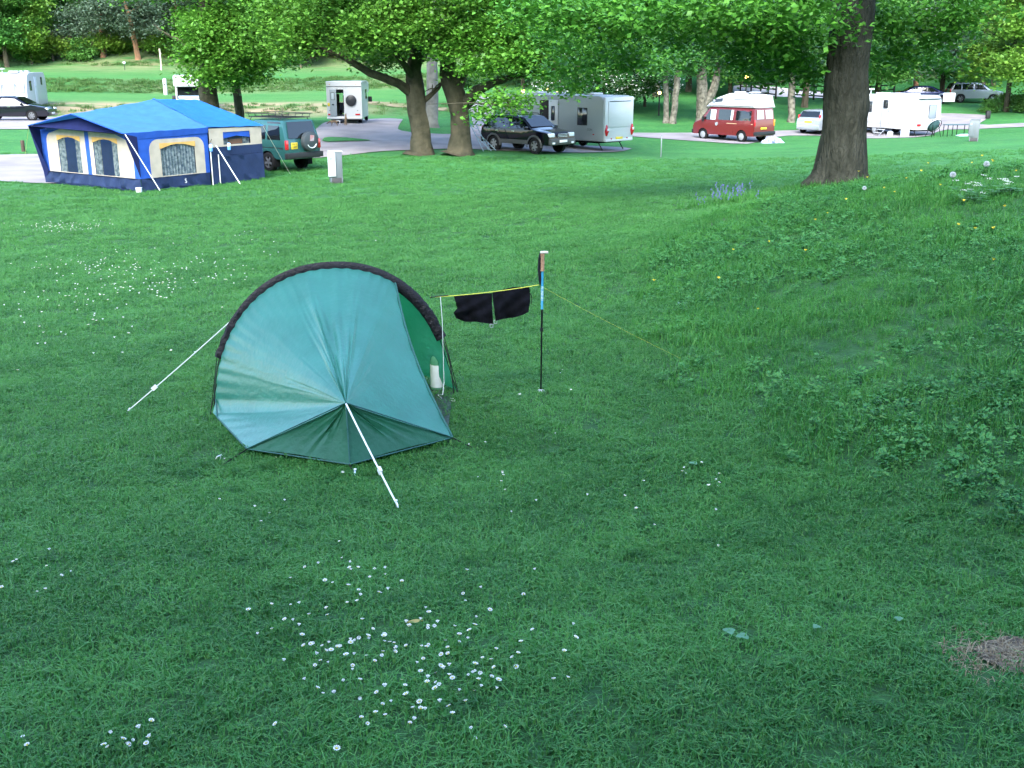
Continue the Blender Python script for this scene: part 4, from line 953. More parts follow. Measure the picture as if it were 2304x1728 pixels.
c.side([(-.78, .5), (-.77, .5), (-.77, 1.2), (-.78, 1.2)], 'door_seam', dark_m, .004); c.side([(.45, .5), (.46, .5), (.46, 1.9), (.45, 1.9)], 'door_seam', dark_m, .004)
c.box('bumper', (-2.34, 0, .52), (.16, 1.86, .2), plas, .04); c.box('bumper', (2.38, 0, .5), (.16, 1.8, .24), plas, .05)
for y in (.88, -.88): c.box('tail_lamp', (-2.315, y, 1.10), (.05, .11, .36), amb if y < 0 else red_l, .02); c.box('head_lamp', (2.31, y * .8, .8), (.1, .36, .2), lamp_m, .03); c.box('mirror', (1.45, y * 1.18, 1.25), (.1, .2, .26), plas, .03)
c.box('number_plate', (-2.35, .10, .80), (.02, .52, .12), plate_y, .003)
MB().lathe([(.0, 0), (.1, .0), (.11, .02), (.1, .03)], (-.0, 0, 0), axis='Y', n=14).build('water_cap', hub_m, c.root).location = (.45, .965, .98)
# high top: its own lofted shell
b = MB(); rows = []
HP = [(-2.22, 2.62), (-2.1, 2.66), (-.9, 2.74), (-.1, 2.72), (.75, 2.48), (1.25, 2.12), (1.38, 1.98)]
for x in np.linspace(-2.25, 1.38, 40):
    zt = float(np.interp(x, [p[0] for p in HP], [p[1] for p in HP])); wb = .92; wt = .66 if x < .75 else .66 + .14 * (x - .75) / .63
    tz = [0, .08, .10, .16, .5, .9, 1.0]; yy = [wb, wb + .02, wb - .02, wb - .03, wb - (wb - wt) * .55, wt + .02, wt - .06]
    zz = [1.96 + (zt - 1.96) * t for t in tz]; L_ = [(x, y, z) for y, z in zip(yy, zz)]
    rows.append(L_ + [(x, .3, zt + .02), (x, -.3, zt + .02)] + [(x, -y, z) for _, y, z in L_[::-1]])
b.grid(rows).poly(rows[0]).poly(rows[-1][::-1]); ht = b.build('high_top', white_p, c.root)
for sg in (1, -1):
    MB().poly([(.2, sg * .835, 2.28), (.95, sg * .845, 2.22), (.98, sg * .82, 2.36), (.2, sg * .795, 2.46)]).build('roof_window', glass_b, ht)
    MB().box((-.5, sg * .945, 2.03), (3.4, .015, .03)).build('trim_line', plas, ht); MB().box((-1.35, sg * .80, 2.42), (1.5, .02, .02)).build('trim_line', plas, ht)
    MB().lathe([(0, .0), (.085, .0), (.09, .012), (.08, .02)], axis='Y', n=16).build('badge', hub_m, ht).location = (.83, sg * .835, 2.28)
for x in (-1.5, -.4): MB().box((x, 0, 2.79), (.5, .5, .08), ch=.03).build('roof_vent', white_p, ht)
tb = rv + Vector((math.cos(RVH + math.pi) * 2.5 + .3, math.sin(RVH + math.pi) * 2.5, 0)); tb = on(tb.x, tb.y - .25)
bag = thing('tarpaulin_bundle', 'crumpled grey and white sheet bundle on the grass behind the red campervan', 'tarpaulin', tuple(tb), .4)
r_ = np.random.default_rng(4); rows = []
for i in range(15):
    rows.append([(-.75 + 1.5 * i / 14, -.35 + .7 * j / 10, max(0, .26 * math.sin(math.pi * i / 14) ** .6 * math.sin(math.pi * j / 10) ** .6 * (1 + .5 * math.sin(i * 1.7 + j)) + r_.normal(0, .02) * (0 < i < 14 and 0 < j < 10))) for j in range(11)])
MB().grid(rows).build('sheet', mat('tarp', (.42, .47, .55), .45, .5, c2=(.06, .08, .14), vscale=5), bag, sharp=20)

# --- caravans
def caravan(name, label, pos, head, Ln, W, Ht, paint, prof=None, zf=.42, cat='caravan'):
    """body as a side outline swept across the width, x = towards the drawbar end"""
    t = thing(name, label, cat, tuple(pos), head)
    prof = prof or [(-Ln/2, zf), (-Ln/2 - .04, 1.0), (-Ln/2, Ht - .25), (-Ln/2 + .10, Ht - .06), (-Ln/2 + .3, Ht), (Ln/2 - .5, Ht), (Ln/2 - .2, Ht - .08), (Ln/2 - .05, Ht - .35), (Ln/2 + .04, 1.1), (Ln/2 - .05, zf)]
    b = MB(); e = .05
    cx, cz = sum(p[0] for p in prof) / len(prof), (zf + Ht) / 2
    def ring(y, k): return [(cx + (x - cx) * (1 - k / (Ln / 2)), y, cz + (z - cz) * (1 - k / (Ht / 2))) for x, z in prof]
    R_ = [ring(-W/2, e), ring(-W/2 + .012, e * .35), ring(-W/2 + .05, 0), ring(W/2 - .05, 0), ring(W/2 - .012, e * .35), ring(W/2, e)]
    n = len(prof); v = [p for r2 in R_ for p in r2]; f = []
    for i in range(5):
        for j in range(n): f.append((i*n + j, i*n + (j+1) % n, (i+1)*n + (j+1) % n, (i+1)*n + j))
    f += [tuple(range(n))[::-1], tuple(range(5*n, 6*n))]; b.mesh(v, f)
    t['L'] = Ln; del t['L']
    return t, b
def pane(t, c, d, axis, name='window', m=None, fr=True, frm=None, r_=.05):
    """window on a side (axis 'y') or an end (axis 'x'): frame rim and glass"""
    sx, sz = d
    dims = (sx, .02, sz) if axis == 'y' else (.02, sx, sz); f = MB().box(c, dims, ch=.008).build(name, m or glass_b, t)
    if fr:
        b = MB(); k = .025; o = .012
        for s2 in (-1, 1):
            if axis == 'y': b.box((c[0] + s2 * sx / 2, c[1], c[2]), (k, .03, sz + k)).box((c[0], c[1], c[2] + s2 * sz / 2), (sx - k, .03, k))
            else: b.box((c[0], c[1] + s2 * sx / 2, c[2]), (.03, k, sz + k)).box((c[0], c[1], c[2] + s2 * sz / 2), (.03, sx - k, k))
        b.build('frame', frm or plas, f)
    return f
def slab(t, c, d, m, name, ch=.01): return MB().box(c, d, ch=ch).build(name, m, t)
# long grey caravan
gc = on(2.7, 56.8); grey_p = mat('silver_panel', (.245, .275, .275), .4, .5, var=.03, vscale=.6)
t, b = caravan('long_caravan', 'long silver grey caravan with white rear behind the black SUV', gc, R(135), 7.2, 2.28, 2.62, grey_p, zf=.45)
b.build('body', grey_p, t)
xe = -3.6
slab(t, (xe - .035, 0, 1.52), (.10, 2.2, 2.1), white_p, 'rear_panel', .05)
slab(t, (xe - .10, 0, 1.75), (.03, 1.75, 1.25), white_p, 'rear_moulding', .02); slab(t, (xe - .12, 0, 2.36), (.03, 1.6, .03), plas, 'rear_trim', .004)
for y in (.98, -.98):
    tl_ = MB(); tl_.tube([(xe - .08, y, .72), (xe - .10, y * 1.0, .95), (xe - .085, y * 1.0, 1.25)], [.05, .12, .04], 8); tl_.build('tail_lamp', red_l, t)
    slab(t, (xe - .20, y * .98, 1.03), (.02, .12, .10), lamp_m, 'indicator'); slab(t, (xe - .10, y * .62, .57), (.03, .08, .08), red_l, 'reflector')
slab(t, (xe - .10, 0, .60), (.03, .52, .12), plate_y, 'number_plate', .003); slab(t, (xe - .06, 0, .50), (.12, 2.1, .12), white_p, 'bumper', .03)
ys = 1.14   # the side facing the camera is +y after the turn
pane(t, (-2.25, ys, 1.62), (.62, .82), 'y')
slab(t, (.35, ys + .003, 1.42), (.62, .02, 1.86), mat('dark_interior', (.02, .015, .014), .9), 'doorway', .004)
dr = slab(t, (-.32, ys + .03, 1.45), (.64, .04, 1.84), white_p, 'door', .02); slab(dr, (-.32, ys + .055, 1.72), (.22, .02, .72), glass_b, 'door_window', .04)
slab(t, (-2.95, ys + .004, .93), (.01, .01, .01), plas, 'marker')
text_part('CON', .15, 'lettering', mat('letter_grey', (.08, .09, .11), .5), t, (-2.75, ys + .012, 1.0), (R(90), 0, R(180)))
slab(t, (-3.0, ys + .008, .78), (.10, .02, .05), red_l, 'side_marker')
for x in (-1.95, .4, 1.9): slab(t, (x, 0, 2.68), (.7, .7, .1), white_p, 'roof_light', .03)
for x in (-.45, .35):
    for y in (1.0, -1.0): wheel(t, x, y, .32, .18, 'cap')
slab(t, (0, 0, .42), (6.2, 1.8, .16), dark_m, 'chassis')
for x in (-3.0, 3.0):
    for y in (.8, -.8): MB().tube([(x, y, .42), (x + (.3 if x > 0 else -.3), y, .02)], .03, 6).build('corner_steady', plas, t)
MB().tube([(3.5, .4, .42), (4.9, 0, .42)], .05, 6).tube([(3.5, -.4, .42), (4.9, 0, .42)], .05, 6).build('drawbar', dark_m, t)
ae = thing_part('aerial', t, (-.55, .5, 2.62)); MB().tube([(0, 0, 0), (0, 0, .42)], .025, 8).build('mast', white_p, ae); MB().lathe([(.0, .38), (.2, .40), (.26, .44), (.2, .48), (0, .50)], n=18).build('dish', white_p, ae)
# right caravan
rc = on(24.85, 71.2)
t, b = caravan('white_caravan', 'white touring caravan with steps and table beside the right oak', rc, R(118), 5.4, 2.15, 2.5, white_p, [(-2.7, .42), (-2.74, 1.0), (-2.62, 2.2), (-2.5, 2.44), (-2.3, 2.5), (2.3, 2.5), (2.55, 2.4), (2.7, 2.0), (2.85, 1.2), (2.7, .42)])
b.build('body', white_p, t); ys = 1.075
pane(t, (1.35, ys, 1.72), (.62, .66), 'y'); d_ = slab(t, (-.15, ys + .008, 1.42), (.66, .03, 1.86), white_p, 'door', .012); slab(d_, (-.15, ys + .03, 1.92), (.36, .02, .52), glass_b, 'door_window', .05); slab(d_, (-.38, ys + .035, 1.5), (.06, .03, .12), plas, 'door_handle')
b = MB()
for s2 in (-1, 1): b.box((-.15 + s2 * .345, ys + .01, 1.42), (.012, .012, 1.9))
b.box((-.15, ys + .01, 2.37), (.70, .012, .012)); b.build('door_seal', mat('seal_grey', (.07, .08, .09), .6), t)
for z in (.78, .70): slab(t, (.0, ys + .006, z), (5.0, .01, .012), MATS['seal_grey'], 'side_trim', .002)
pane(t, (-2.725, -.25, 1.52), (.62, .82), 'x', 'rear_window', mat('blind_grey', (.22, .25, .30), .4)); slab(t, (-2.73, -.3, 1.0), (.03, .09, .09), plas, 'rear_badge')
for y in (.85, -.85): slab(t, (-2.73, y, .72), (.05, .32, .14), red_l, 'tail_lamp')
slab(t, (-2.66, 0, 2.30), (.12, 1.9, .05), MATS['seal_grey'], 'rear_rail')
for x in (1.1, -.1, -1.3): slab(t, (x, .1, 2.55), (.75, .6, .12), white_p, 'roof_light', .03)
ae = thing_part('aerial', t, (2.0, .3, 2.5)); MB().tube([(0, 0, 0), (0, 0, .3)], .03, 6).build('mast', white_p, ae); MB().box((0, 0, .3), (.5, .12, .1), ch=.03).build('antenna_head', white_p, ae)
for y in (.95, -.95): wheel(t, .75, y, .31, .18, 'cap')
slab(t, (0, 0, .40), (4.8, 1.7, .16), dark_m, 'chassis')
for x in (-2.3, 2.3):
    for y in (.8, -.8): MB().tube([(x, y, .4), (x + (.25 if x > 0 else -.25), y, .02)], .03, 6).build('corner_steady', plas, t)
m_ = Matrix.Translation(rc) @ Matrix.Rotation(R(118), 4, 'Z')
def loc_rc(x, y): p = m_ @ Vector((x, y, 0)); return on(p.x, p.y)
sp2 = loc_rc(-.15, 1.5); st = thing('caravan_step', 'grey double step in front of the right caravan door', 'step', tuple(sp2), R(118))
for z, y in ((.4, -.12), (.2, .14)): MB().box((0, y, z), (.55, .24, .03), ch=.008).build('tread', mat('step_grey', (.4, .42, .44), .6), st)
for x in (-.26, .26): MB().tube([(x, .3, 0), (x, -.2, .42)], .015, 6).tube([(x, -.28, 0), (x, -.05, .42)], .015, 6).build('side_frame', alu, st)
p_ = loc_rc(-.95, 1.35); o = thing('water_carrier', 'white water container on the ground right of the caravan step', 'container', tuple(p_), R(20)); MB().lathe([(.1, 0), (.17, .02), (.18, .05), (.18, .26), (.12, .3), (.04, .32)], n=18).build('body', mat('carrier_white', (.62, .68, .72), .5), o); MB().tube([(-.15, 0, .28), (-.1, 0, .42), (.1, 0, .42), (.15, 0, .28)], .014, 5).build('handle', plas, o)
p_ = loc_rc(-2.15, 1.35); o = thing('white_cabinet', 'narrow white locker standing at the rear corner of the right caravan', 'locker', tuple(p_), R(118)); MB().box((0, 0, .33), (.42, .34, .66), ch=.02).build('body', white_p, o); MB().box((0, .175, .34), (.36, .012, .56), ch=.004).build('door', mat('locker_door', (.74, .76, .78), .4), o)
# camp chair and table by it
cp2 = loc_rc(-3.6, .5); ch_ = thing('camp_chair', 'dark round-backed folding camp chair behind the right caravan', 'chair', tuple(cp2), R(200)); bl = mat('chair_green', (.04, .09, .10), .7)
MB().lathe([(.0, -.06), (.2, -.04), (.36, .03), (.42, .10)], n=22).build('seat', bl, ch_).location = (0, 0, .55); ch_.children[0].rotation_euler = (R(55), 0, 0); ch_.children[0].location = (0, .05, .62)
for a, z in (((-.35, -.3), .5), ((.35, -.3), .5), ((-.35, .3), .75), ((.35, .3), .75)): MB().tube([(a[0], a[1], 0), (a[0] * .6, a[1] * .5, z)], .018, 6).build('leg', dark_m, ch_)
MB().tube([(.42 * math.cos(q), .10 + .24 * math.sin(q), .68 + .36 * math.sin(q)) for q in np.linspace(0, 2 * math.pi, 21)], .02, 6).build('rim', dark_m, ch_)
tp2 = loc_rc(-4.3, -.7); tb_ = thing('camp_table', 'thin dark folding camp table on the grass behind the right caravan', 'table', tuple(tp2), R(8))
MB().box((0, 0, .70), (1.5, .6, .035), ch=.01).build('table_top', bl, tb_)
for x in (-.7, -.1, .68):
    MB().tube([(x, -.25, 0), (x, -.25, .69)], .022, 6).build('leg', dark_m, tb_)
    MB().tube([(x, .25, 0), (x, .25, .69)], .022, 6).build('leg', dark_m, tb_)
o = thing('folded_groundsheet', 'pale blue folded sheet lying under the camp table', 'sheet', tuple(on(tp2.x + .35, tp2.y - .35)), .2); MB().box((0, 0, .04), (.9, .35, .07), ch=.02).box((.1, .02, .10), (.6, .28, .05), ch=.02).build('sheet', mat('sheet_blue', (.45, .62, .68), .6), o)
# left caravan: three-window front towards the camera
lc = on(-34.0, 76.5)
t, b = caravan('rounded_caravan', 'white caravan with rounded roof and three front windows at the far left', lc, R(-80), 5.6, 2.2, 2.58, white_p, [(-2.8, .42), (-2.82, 1.2), (-2.75, 2.1), (-2.55, 2.45), (-2.2, 2.58), (1.7, 2.58), (2.25, 2.45), (2.6, 2.1), (2.78, 1.5), (2.86, .9), (2.75, .42)])
b.build('body', white_p, t)
for y, w_ in ((-.72, .52), (0, .74), (.72, .52)):
    f = pane(t, (2.80, y, 1.58), (w_, .62), 'x', 'front_window', mat('window_blue', (.30, .38, .46), .12, .7)); slab(t, (2.78, y, 1.58), (.05, w_ + .06, .70), white_p, 'window_surround')
for x, z, sx, sz in ((1.7, 1.72, .55, .62), (.3, 1.95, .42, .66), (-1.4, 2.0, .36, .5)): pane(t, (x, 1.10, z), (sx, sz), 'y')
slab(t, (.3, 1.105, 1.4), (.64, .02, 1.8), mat('door_grey', (.62, .64, .68), .4), 'door', .01)
for x in (1.8, .6, -.9): slab(t, (x, .2, 2.63), (.6, .6, .12), white_p, 'roof_light', .03)
ae = thing_part('aerial', t, (2.0, -.5, 2.55)); MB().tube([(0, 0, 0), (0, 0, .25)], .03, 6).build('mast', white_p, ae); MB().lathe([(0, .22), (.2, .25), (.2, .29), (0, .33)], n=14).build('dish', white_p, ae)
for y in (.97, -.97): wheel(t, -.1, y, .31, .18, 'cap')
slab(t, (0, 0, .4), (4.8, 1.7, .16), dark_m, 'chassis'); MB().tube([(2.7, .4, .42), (3.9, 0, .42)], .05, 6).tube([(2.7, -.4, .42), (3.9, 0, .42)], .05, 6).build('drawbar', dark_m, t)

# --- motorhome with its rear door open
mh = on(-9.75, 66.0); MHH = R(92)
t = thing('white_motorhome', 'white motorhome with open rear door and round black spare wheel cover', 'motorhome', tuple(mh), MHH)
t.scale = (.93, .93, .93)
W2, X0, X1, Z0, Z1 = 1.08, -2.6, 1.3, .40, 2.50
d0, d1, dz0, dz1 = .03, .50, .48, 2.08        # doorway in y (left = +y) and z
b = MB(); k = .06
for (ya, yb, za, zb) in ((d1, W2, Z0, Z1), (-W2, d0, Z0, Z1), (d0, d1, dz1, Z1), (d0, d1, Z0, dz0)): b.box((X0, (ya + yb) / 2, (za + zb) / 2), (k, yb - ya, zb - za))
b.build('rear_wall', white_p, t)
b = MB(); 
for s2 in (-1, 1): b.box(((X0 + X1) / 2 + k/2, s2 * (W2 + .001 - k/2), (Z0 + Z1) / 2), (X1 - X0, k, Z1 - Z0))
b.box(((X0 + X1) / 2, 0, Z1 + .02), (X1 - X0 + .06, 2 * W2 + .04, .07), ch=.025).box(((X0 + X1) / 2, 0, Z0 - .02), (X1 - X0, 2 * W2 - .02, .06)); b.build('body_shell', white_p, t)
slab(t, (X1 + .35, 0, 2.15), (1.3, 2 * W2, .75), white_p, 'overcab', .12)
cabp = [(X1, .45), (X1, 1.8), (X1 + .35, 1.78), (X1 + .85, 1.15), (X1 + 1.5, 1.0), (X1 + 1.6, .45)]
b = MB()
for y in (-.92, .92): b.poly([(x, y, z) for x, z in cabp])
for (xa, za), (xb, zb) in zip(cabp[2:], cabp[3:]): 
    if (xa, za) != cabp[2]: b.poly([(xa, -.92, za), (xa, .92, za), (xb, .92, zb), (xb, -.92, zb)])
b.build('cab', white_p, t)
MB().poly([(X1 + .36, -.85, 1.77), (X1 + .36, .85, 1.77), (X1 + .85, .88, 1.16), (X1 + .85, -.88, 1.16)]).build('windscreen', mat('clear_glass', (.55, .62, .58), .03, .5, alpha=.25), t)
for y in (.94, -.94): MB().poly([(X1 + .05, y, 1.2), (X1 + .75, y, 1.2), (X1 + .35, y, 1.7), (X1 + .05, y, 1.7)]).build('cab_window', glass, t)
slab(t, (.2, -W2 - .006, 1.75), (1.0, .02, .6), glass_b, 'side_window', .01)
for y in (-1.18, 1.12):
    mm_ = thing_part('mirror', t, (X1 + .55, y, 1.38)); MB().box((0, 0, 0), (.12, .26, .34), ch=.04).build('housing', plas, mm_); MB().tube([(0, -y * .25, -.05), (0, 0, -.05)], .02, 5).build('arm', plas, mm_)
dr = slab(t, (X0 - .06, .68, 1.28), (.05, .42, 1.6), mat('door_inside', (.24, .28, .30), .6), 'door', .015)
pane(dr, (X0 - .09, .70, 1.68), (.20, .42), 'x', 'door_window', mat('window_grey', (.42, .48, .52), .2)); slab(dr, (X0 - .10, .70, 1.18), (.06, .10, .06), dark_m, 'handle')
swm = thing_part('spare_wheel', t, (X0 - .10, -.42, 1.42)); MB().lathe([(0, -.07), (.27, -.07), (.325, -.04), (.335, .0), (.33, .07)], axis='X', n=32).build('cover', mat('black_vinyl', (.018, .02, .026), .35, .5, bump=.3, bscale=12), swm)
slab(t, (X0 - .04, 0, 2.26), (.04, 2 * W2 + .01, .03), MATS['seal_grey'], 'rear_rail', .004)
slab(t, (X0 - .04, .93, 1.18), (.02, .22, .20), plate_y, 'number_plate', .003)
for y in (.92, -.80): slab(t, (X0 - .04, y, .58), (.03, .22 if y > 0 else .3, .10), red_l, 'tail_lamp'); slab(t, (X0 - .04, y, .82), (.02, .07, .03), plas, 'clip', .003); slab(t, (X0 - .04, y * .95, 2.38), (.02, .05, .05), amb, 'marker_lamp', .004)
slab(t, (X0 - .1, 0, .36), (.16, 2 * W2, .12), white_p, 'bumper', .03)
for x in (-1.6, X1 + .95):
    for y in (.85, -.85): wheel(t, x, y, .32, .2, 'cap')
slab(t, (-.2, 0, .30), (4.0, 1.5, .2), dark_m, 'chassis')
seat = thing_part('cab_seat', t, (X1 + .15, .30, .62)); red_f = mat('seat_red', (.55, .05, .045), .9); blk_f = mat('seat_dark', (.02, .022, .03), .9)
MB().box((0, 0, .30), (.5, .52, .16), ch=.05).build('cushion', mat('seat_cream', (.75, .73, .66), .8), seat); MB().box((-.02, 0, .62), (.14, .50, .55), ch=.05).build('backrest', red_f, seat); MB().box((-.0, 0, .94), (.13, .46, .26), ch=.06).build('shoulder', blk_f, seat); MB().box((.0, 0, 1.20), (.11, .28, .26), ch=.05).build('headrest', blk_f, seat)
slab(t, (-.6, .85, 1.1), (2.8, .3, 1.3), mat('cupboard', (.16, .12, .09), .7), 'cupboard'); slab(t, (-.6, -.75, .9), (2.8, .5, .9), MATS['cupboard'], 'worktop')
mt_ = Matrix.Translation(mh) @ Matrix.Rotation(MHH, 4, 'Z')
# --- second motorhome facing us behind the trailer tent
m2 = on(-22.0, 76.2)
t = thing('overcab_motorhome', 'white motorhome with deep windscreen rising behind the blue tent roof', 'motorhome', tuple(m2), R(-77))
slab(t, (-1.0, 0, 1.60), (3.6, 2.2, 2.4), white_p, 'body_shell', .06); slab(t, (1.35, 0, 2.55), (1.3, 2.24, .78), white_p, 'overcab', .14)
b = MB(); cp3 = [(.8, .4), (.8, 2.2), (1.25, 2.18), (1.95, 1.36), (2.5, 1.12), (2.62, .45)]
for y in (-.96, .96): b.poly([(x, y, z) for x, z in cp3])
for (xa, za), (xb, zb) in zip(cp3[3:], cp3[4:]): b.poly([(xa, -.96, za), (xa, .96, za), (xb, .96, zb), (xb, -.96, zb)])
b.build('cab', white_p, t)
MB().poly([(1.27, -.88, 2.16), (1.27, .88, 2.16), (1.95, .92, 1.38), (1.95, -.92, 1.38)]).build('windscreen', glass, t)
slab(t, (1.92, 0, 1.50), (.04, 1.7, .18), mat('dash_blind', (.30, .42, .55), .5), 'sun_blind', .004)
MB().tube([(1.25, .93, 2.2), (1.98, .96, 1.34), (1.98, -.96, 1.34), (1.25, -.93, 2.2)], .05, 6).build('screen_surround', white_p, t)
for y in (1.15, -1.15): slab(t, (1.75, y, 1.45), (.12, .24, .32), plas, 'mirror', .04)
slab(t, (2.56, 0, .75), (.1, 1.1, .22), dark_m, 'grille')
for y in (.7, -.7): slab(t, (2.55, y, .85), (.1, .3, .22), lamp_m, 'head_lamp')
for x in (-1.8, 1.9):
    for y in (.88, -.88): wheel(t, x, y, .32, .2, 'cap')
# ---------------------------------------------------------------- trees
def leaf_mat(name, a, b, tr=.35, objvar=.18, vs=.8, rough=.5):
    return mat(name, b, rough, .35, c2=a, vscale=vs, detail=2, trans=tr, objvar=objvar)
oak_leaf = leaf_mat('oak_leaf', (.030, .135, .014), (.125, .350, .040), .3, .06, 5.0)
oak_leaf2 = leaf_mat('oak_leaf_far', (.045, .165, .018), (.150, .380, .045), .35, .10, 3.0)
broad_leaf = leaf_mat('broad_leaf', (.055, .155, .032), (.125, .285, .055), .35, .35, .6)
light_leaf = leaf_mat('light_leaf', (.085, .21, .028), (.18, .33, .042), .35, .25, .7)
pine_leaf = leaf_mat('pine_needle', (.055, .10, .062), (.115, .175, .11), .15, .2, .8)
birch_leaf = leaf_mat('birch_leaf', (.06, .17, .045), (.13, .28, .085), .35, .2, .8)
may_leaf = leaf_mat('hawthorn_leaf', (.025, .09, .02), (.06, .17, .03), .3, .1, 1.2)
blossom = mat('white_blossom', (.75, .78, .74), .7, .2)
bark_oak = mat('oak_bark', (.064, .066, .052), .95, .12, c2=(.024, .027, .020), vscale=7, detail=8, bump=1.0, bscale=22)
for nd in list(bark_oak.node_tree.nodes):      # stretch the grain along the trunk
    if nd.type == 'TEX_NOISE':
        l_ = nd.inputs['Vector'].links[0]; src_ = l_.from_socket; mp_ = bark_oak.node_tree.nodes.new('ShaderNodeMapping'); mp_.inputs['Scale'].default_value = (1, 1, .28)
        bark_oak.node_tree.links.new(src_, mp_.inputs[0]); bark_oak.node_tree.links.new(mp_.outputs[0], nd.inputs['Vector'])
    if nd.type == 'BUMP': nd.inputs['Distance'].default_value = .12
bark_far = mat('far_bark', (.12, .10, .07), .95, .1, c2=(.06, .055, .035), vscale=3, detail=7, bump=.6, bscale=9, objvar=.2)
bark_pine = mat('pine_bark', (.30, .16, .09), .95, .1, c2=(.16, .10, .06), vscale=3, detail=7)
bark_birch = mat('birch_bark', (.22, .205, .165), .8, .2, c2=(.045, .042, .032), vscale=5, detail=8)
bark_grey = mat('grey_bark', (.22, .22, .20), .9, .15, c2=(.12, .12, .11), vscale=3, detail=7, bump=.5, bscale=10)
def leaf_arrays(C, size, r, droop=.25, up=.75, asp=.5):
    N = len(C); a = r.uniform(0, 2 * np.pi, N)
    d = np.c_[np.cos(a), np.sin(a), r.normal(-droop, .4, N)]; d /= np.linalg.norm(d, axis=1)[:, None]
    n = np.c_[r.normal(0, .45, N), r.normal(0, .45, N), np.full(N, up)]; s = np.cross(n, d); s /= np.linalg.norm(s, axis=1)[:, None] + 1e-9; n = np.cross(d, s)
    L = (size * r.uniform(.65, 1.3, N))[:, None]
    V = np.stack([C - d * L * .5, C + s * L * asp + n * L * .10, C + d * L * .5, C - s * L * asp + n * L * .10], 1)
    return V
def quad_mesh(name, V, m):
    n = len(V); Fq = np.arange(n * 4).reshape(n, 4); return np_mesh(name, V.reshape(-1, 3), Fq, m)
def clump_points(blobs, r, per=34, cr=.42, flat=.45, shell=.55):
    """blobs: (x,y,z, rx,ry,rz, n clumps); returns leaf centres"""
    out = []
    for x, y, z, rx, ry, rz, n in blobs:
        d = r.normal(0, 1, (n, 3)); d /= np.linalg.norm(d, axis=1)[:, None]; q = (shell + (1 - shell) * r.uniform(0, 1, n))[:, None]
        c = np.array([x, y, z]) + d * q * np.array([rx, ry, rz])
        k = r.integers(int(per * .6), int(per * 1.4) + 1, n); c = np.repeat(c, k, 0); sz = np.repeat(r.uniform(.6, 1.3, n), k)[:, None]
        out.append(c + r.normal(0, 1, (len(c), 3)) * np.array([cr, cr, cr * flat]) * sz)
    return np.concatenate(out)
def rough_trunk(b, path, rad, n=14, seed=0, ridge=.08, flare=None):
    """a tapering limb with bark ridges"""
    r = np.random.default_rng(seed); ph = r.uniform(0, 6, 6)
    k = len(path); P = [Vector(p) for p in path]; Q, Rr = [], []
    for i in range(k - 1):
        m_ = max(2, int((P[i+1] - P[i]).length / .35))
        for j in range(m_):
            t = j / m_; Q.append(P[i].lerp(P[i+1], t) + Vector((r.normal(0, .015), r.normal(0, .015), 0)) * (1 if i + j else 0)); Rr.append(rad[i] + (rad[i+1] - rad[i]) * t)
    Q.append(P[-1]); Rr.append(rad[-1])
    def rn(i, j, p, th): return 1 + ridge * math.sin(5 * th + ph[0] + i * .15) * .6 + ridge * .5 * math.sin(11 * th + ph[1] + i * .35) + ridge * .5 * math.sin(3 * th + i * .8 + ph[2])
    b.tube(Q, Rr, n, True, rn=rn); return b
# ---- the big oak on the right
OX, OY = 7.35, 24.0; ob = on(OX, OY, -.12)
oak = thing('oak_tree', 'large oak with thick burred trunk standing on the lawn at the right', 'tree', tuple(ob))
prof_d = [(430, 1804, 80), (410, 1806, 73), (398, 1809, 66), (385, 1812, 61), (370, 1815, 57), (330, 1819, 51), (290, 1823, 46.5), (255, 1825, 46), (230, 1827, 48), (200, 1827, 45.5), (175, 1826, 44.5), (150, 1829, 42), (110, 1834, 42.5), (60, 1839, 44), (0, 1842, 45), (-60, 1846, 44), (-130, 1850, 42)]
K = 2304 / 2212; path, rad = [], []
for yd, xd, hw_ in prof_d:
    p = at(xd * K, yd * K, OY); path.append(p - ob); rad.append(hw_ * K / F * OY * .985)
path[0].z = min(path[0].z, -.02)
b = MB(); r_ = np.random.default_rng(2); n = 56
Q, Rr = [], []
for i in range(len(path) - 1):
    for j in range(6): t = j / 6; Q.append(path[i].lerp(path[i+1], t)); Rr.append(rad[i] * (1 - t) + rad[i+1] * t)
Q.append(path[-1]); Rr.append(rad[-1])
def rn_oak(i, j, p, th):
    z = p.z; fl = max(0, 1.0 - z) ** 2
    ridge_ = .022 * math.sin(13 * th + 2 * math.sin(z * 1.7)) + .014 * math.sin(29 * th + 3 * math.sin(z * 2.3) + z) + .010 * math.sin(41 * th + 5 * z)
    burr = .05 * math.exp(-((z - 2.35) / .4) ** 2) * math.sin(3 * th + 1) + .03 * math.exp(-((z - 1.5) / .35) ** 2) * math.sin(4 * th)
    return 1 + ridge_ + burr + fl * (.07 * math.sin(4 * th + .6) + .05 * math.sin(7 * th + 2))
b.tube(Q, Rr, n, True, rn=rn_oak)
b.build('trunk', bark_oak, oak, True, 0, 60)
for i, (ang, L_, r0) in enumerate(((183, 1.25, .26), (205, 1.0, .22), (250, .8, .2), (300, .75, .2), (345, .7, .18), (150, 1.0, .2))):
    ca, sa = math.cos(R(ang)), math.sin(R(ang)); pts_ = []
    for t_ in np.linspace(0, 1, 9):
        d_r = .15 + L_ * t_; gx_, gy_ = OX + .1 + ca * d_r, OY + sa * d_r; zg = h(gx_, gy_) - ob.z
        pts_.append((gx_ - ob.x, gy_ - ob.y, zg - .08 + .42 * (1 - t_) ** 2.5))
    MB().tube(pts_, [r0 * (1 - .85 * t_) for t_ in np.linspace(0, 1, 9)], 12).build('root', bark_oak, oak)
top = path[-1]
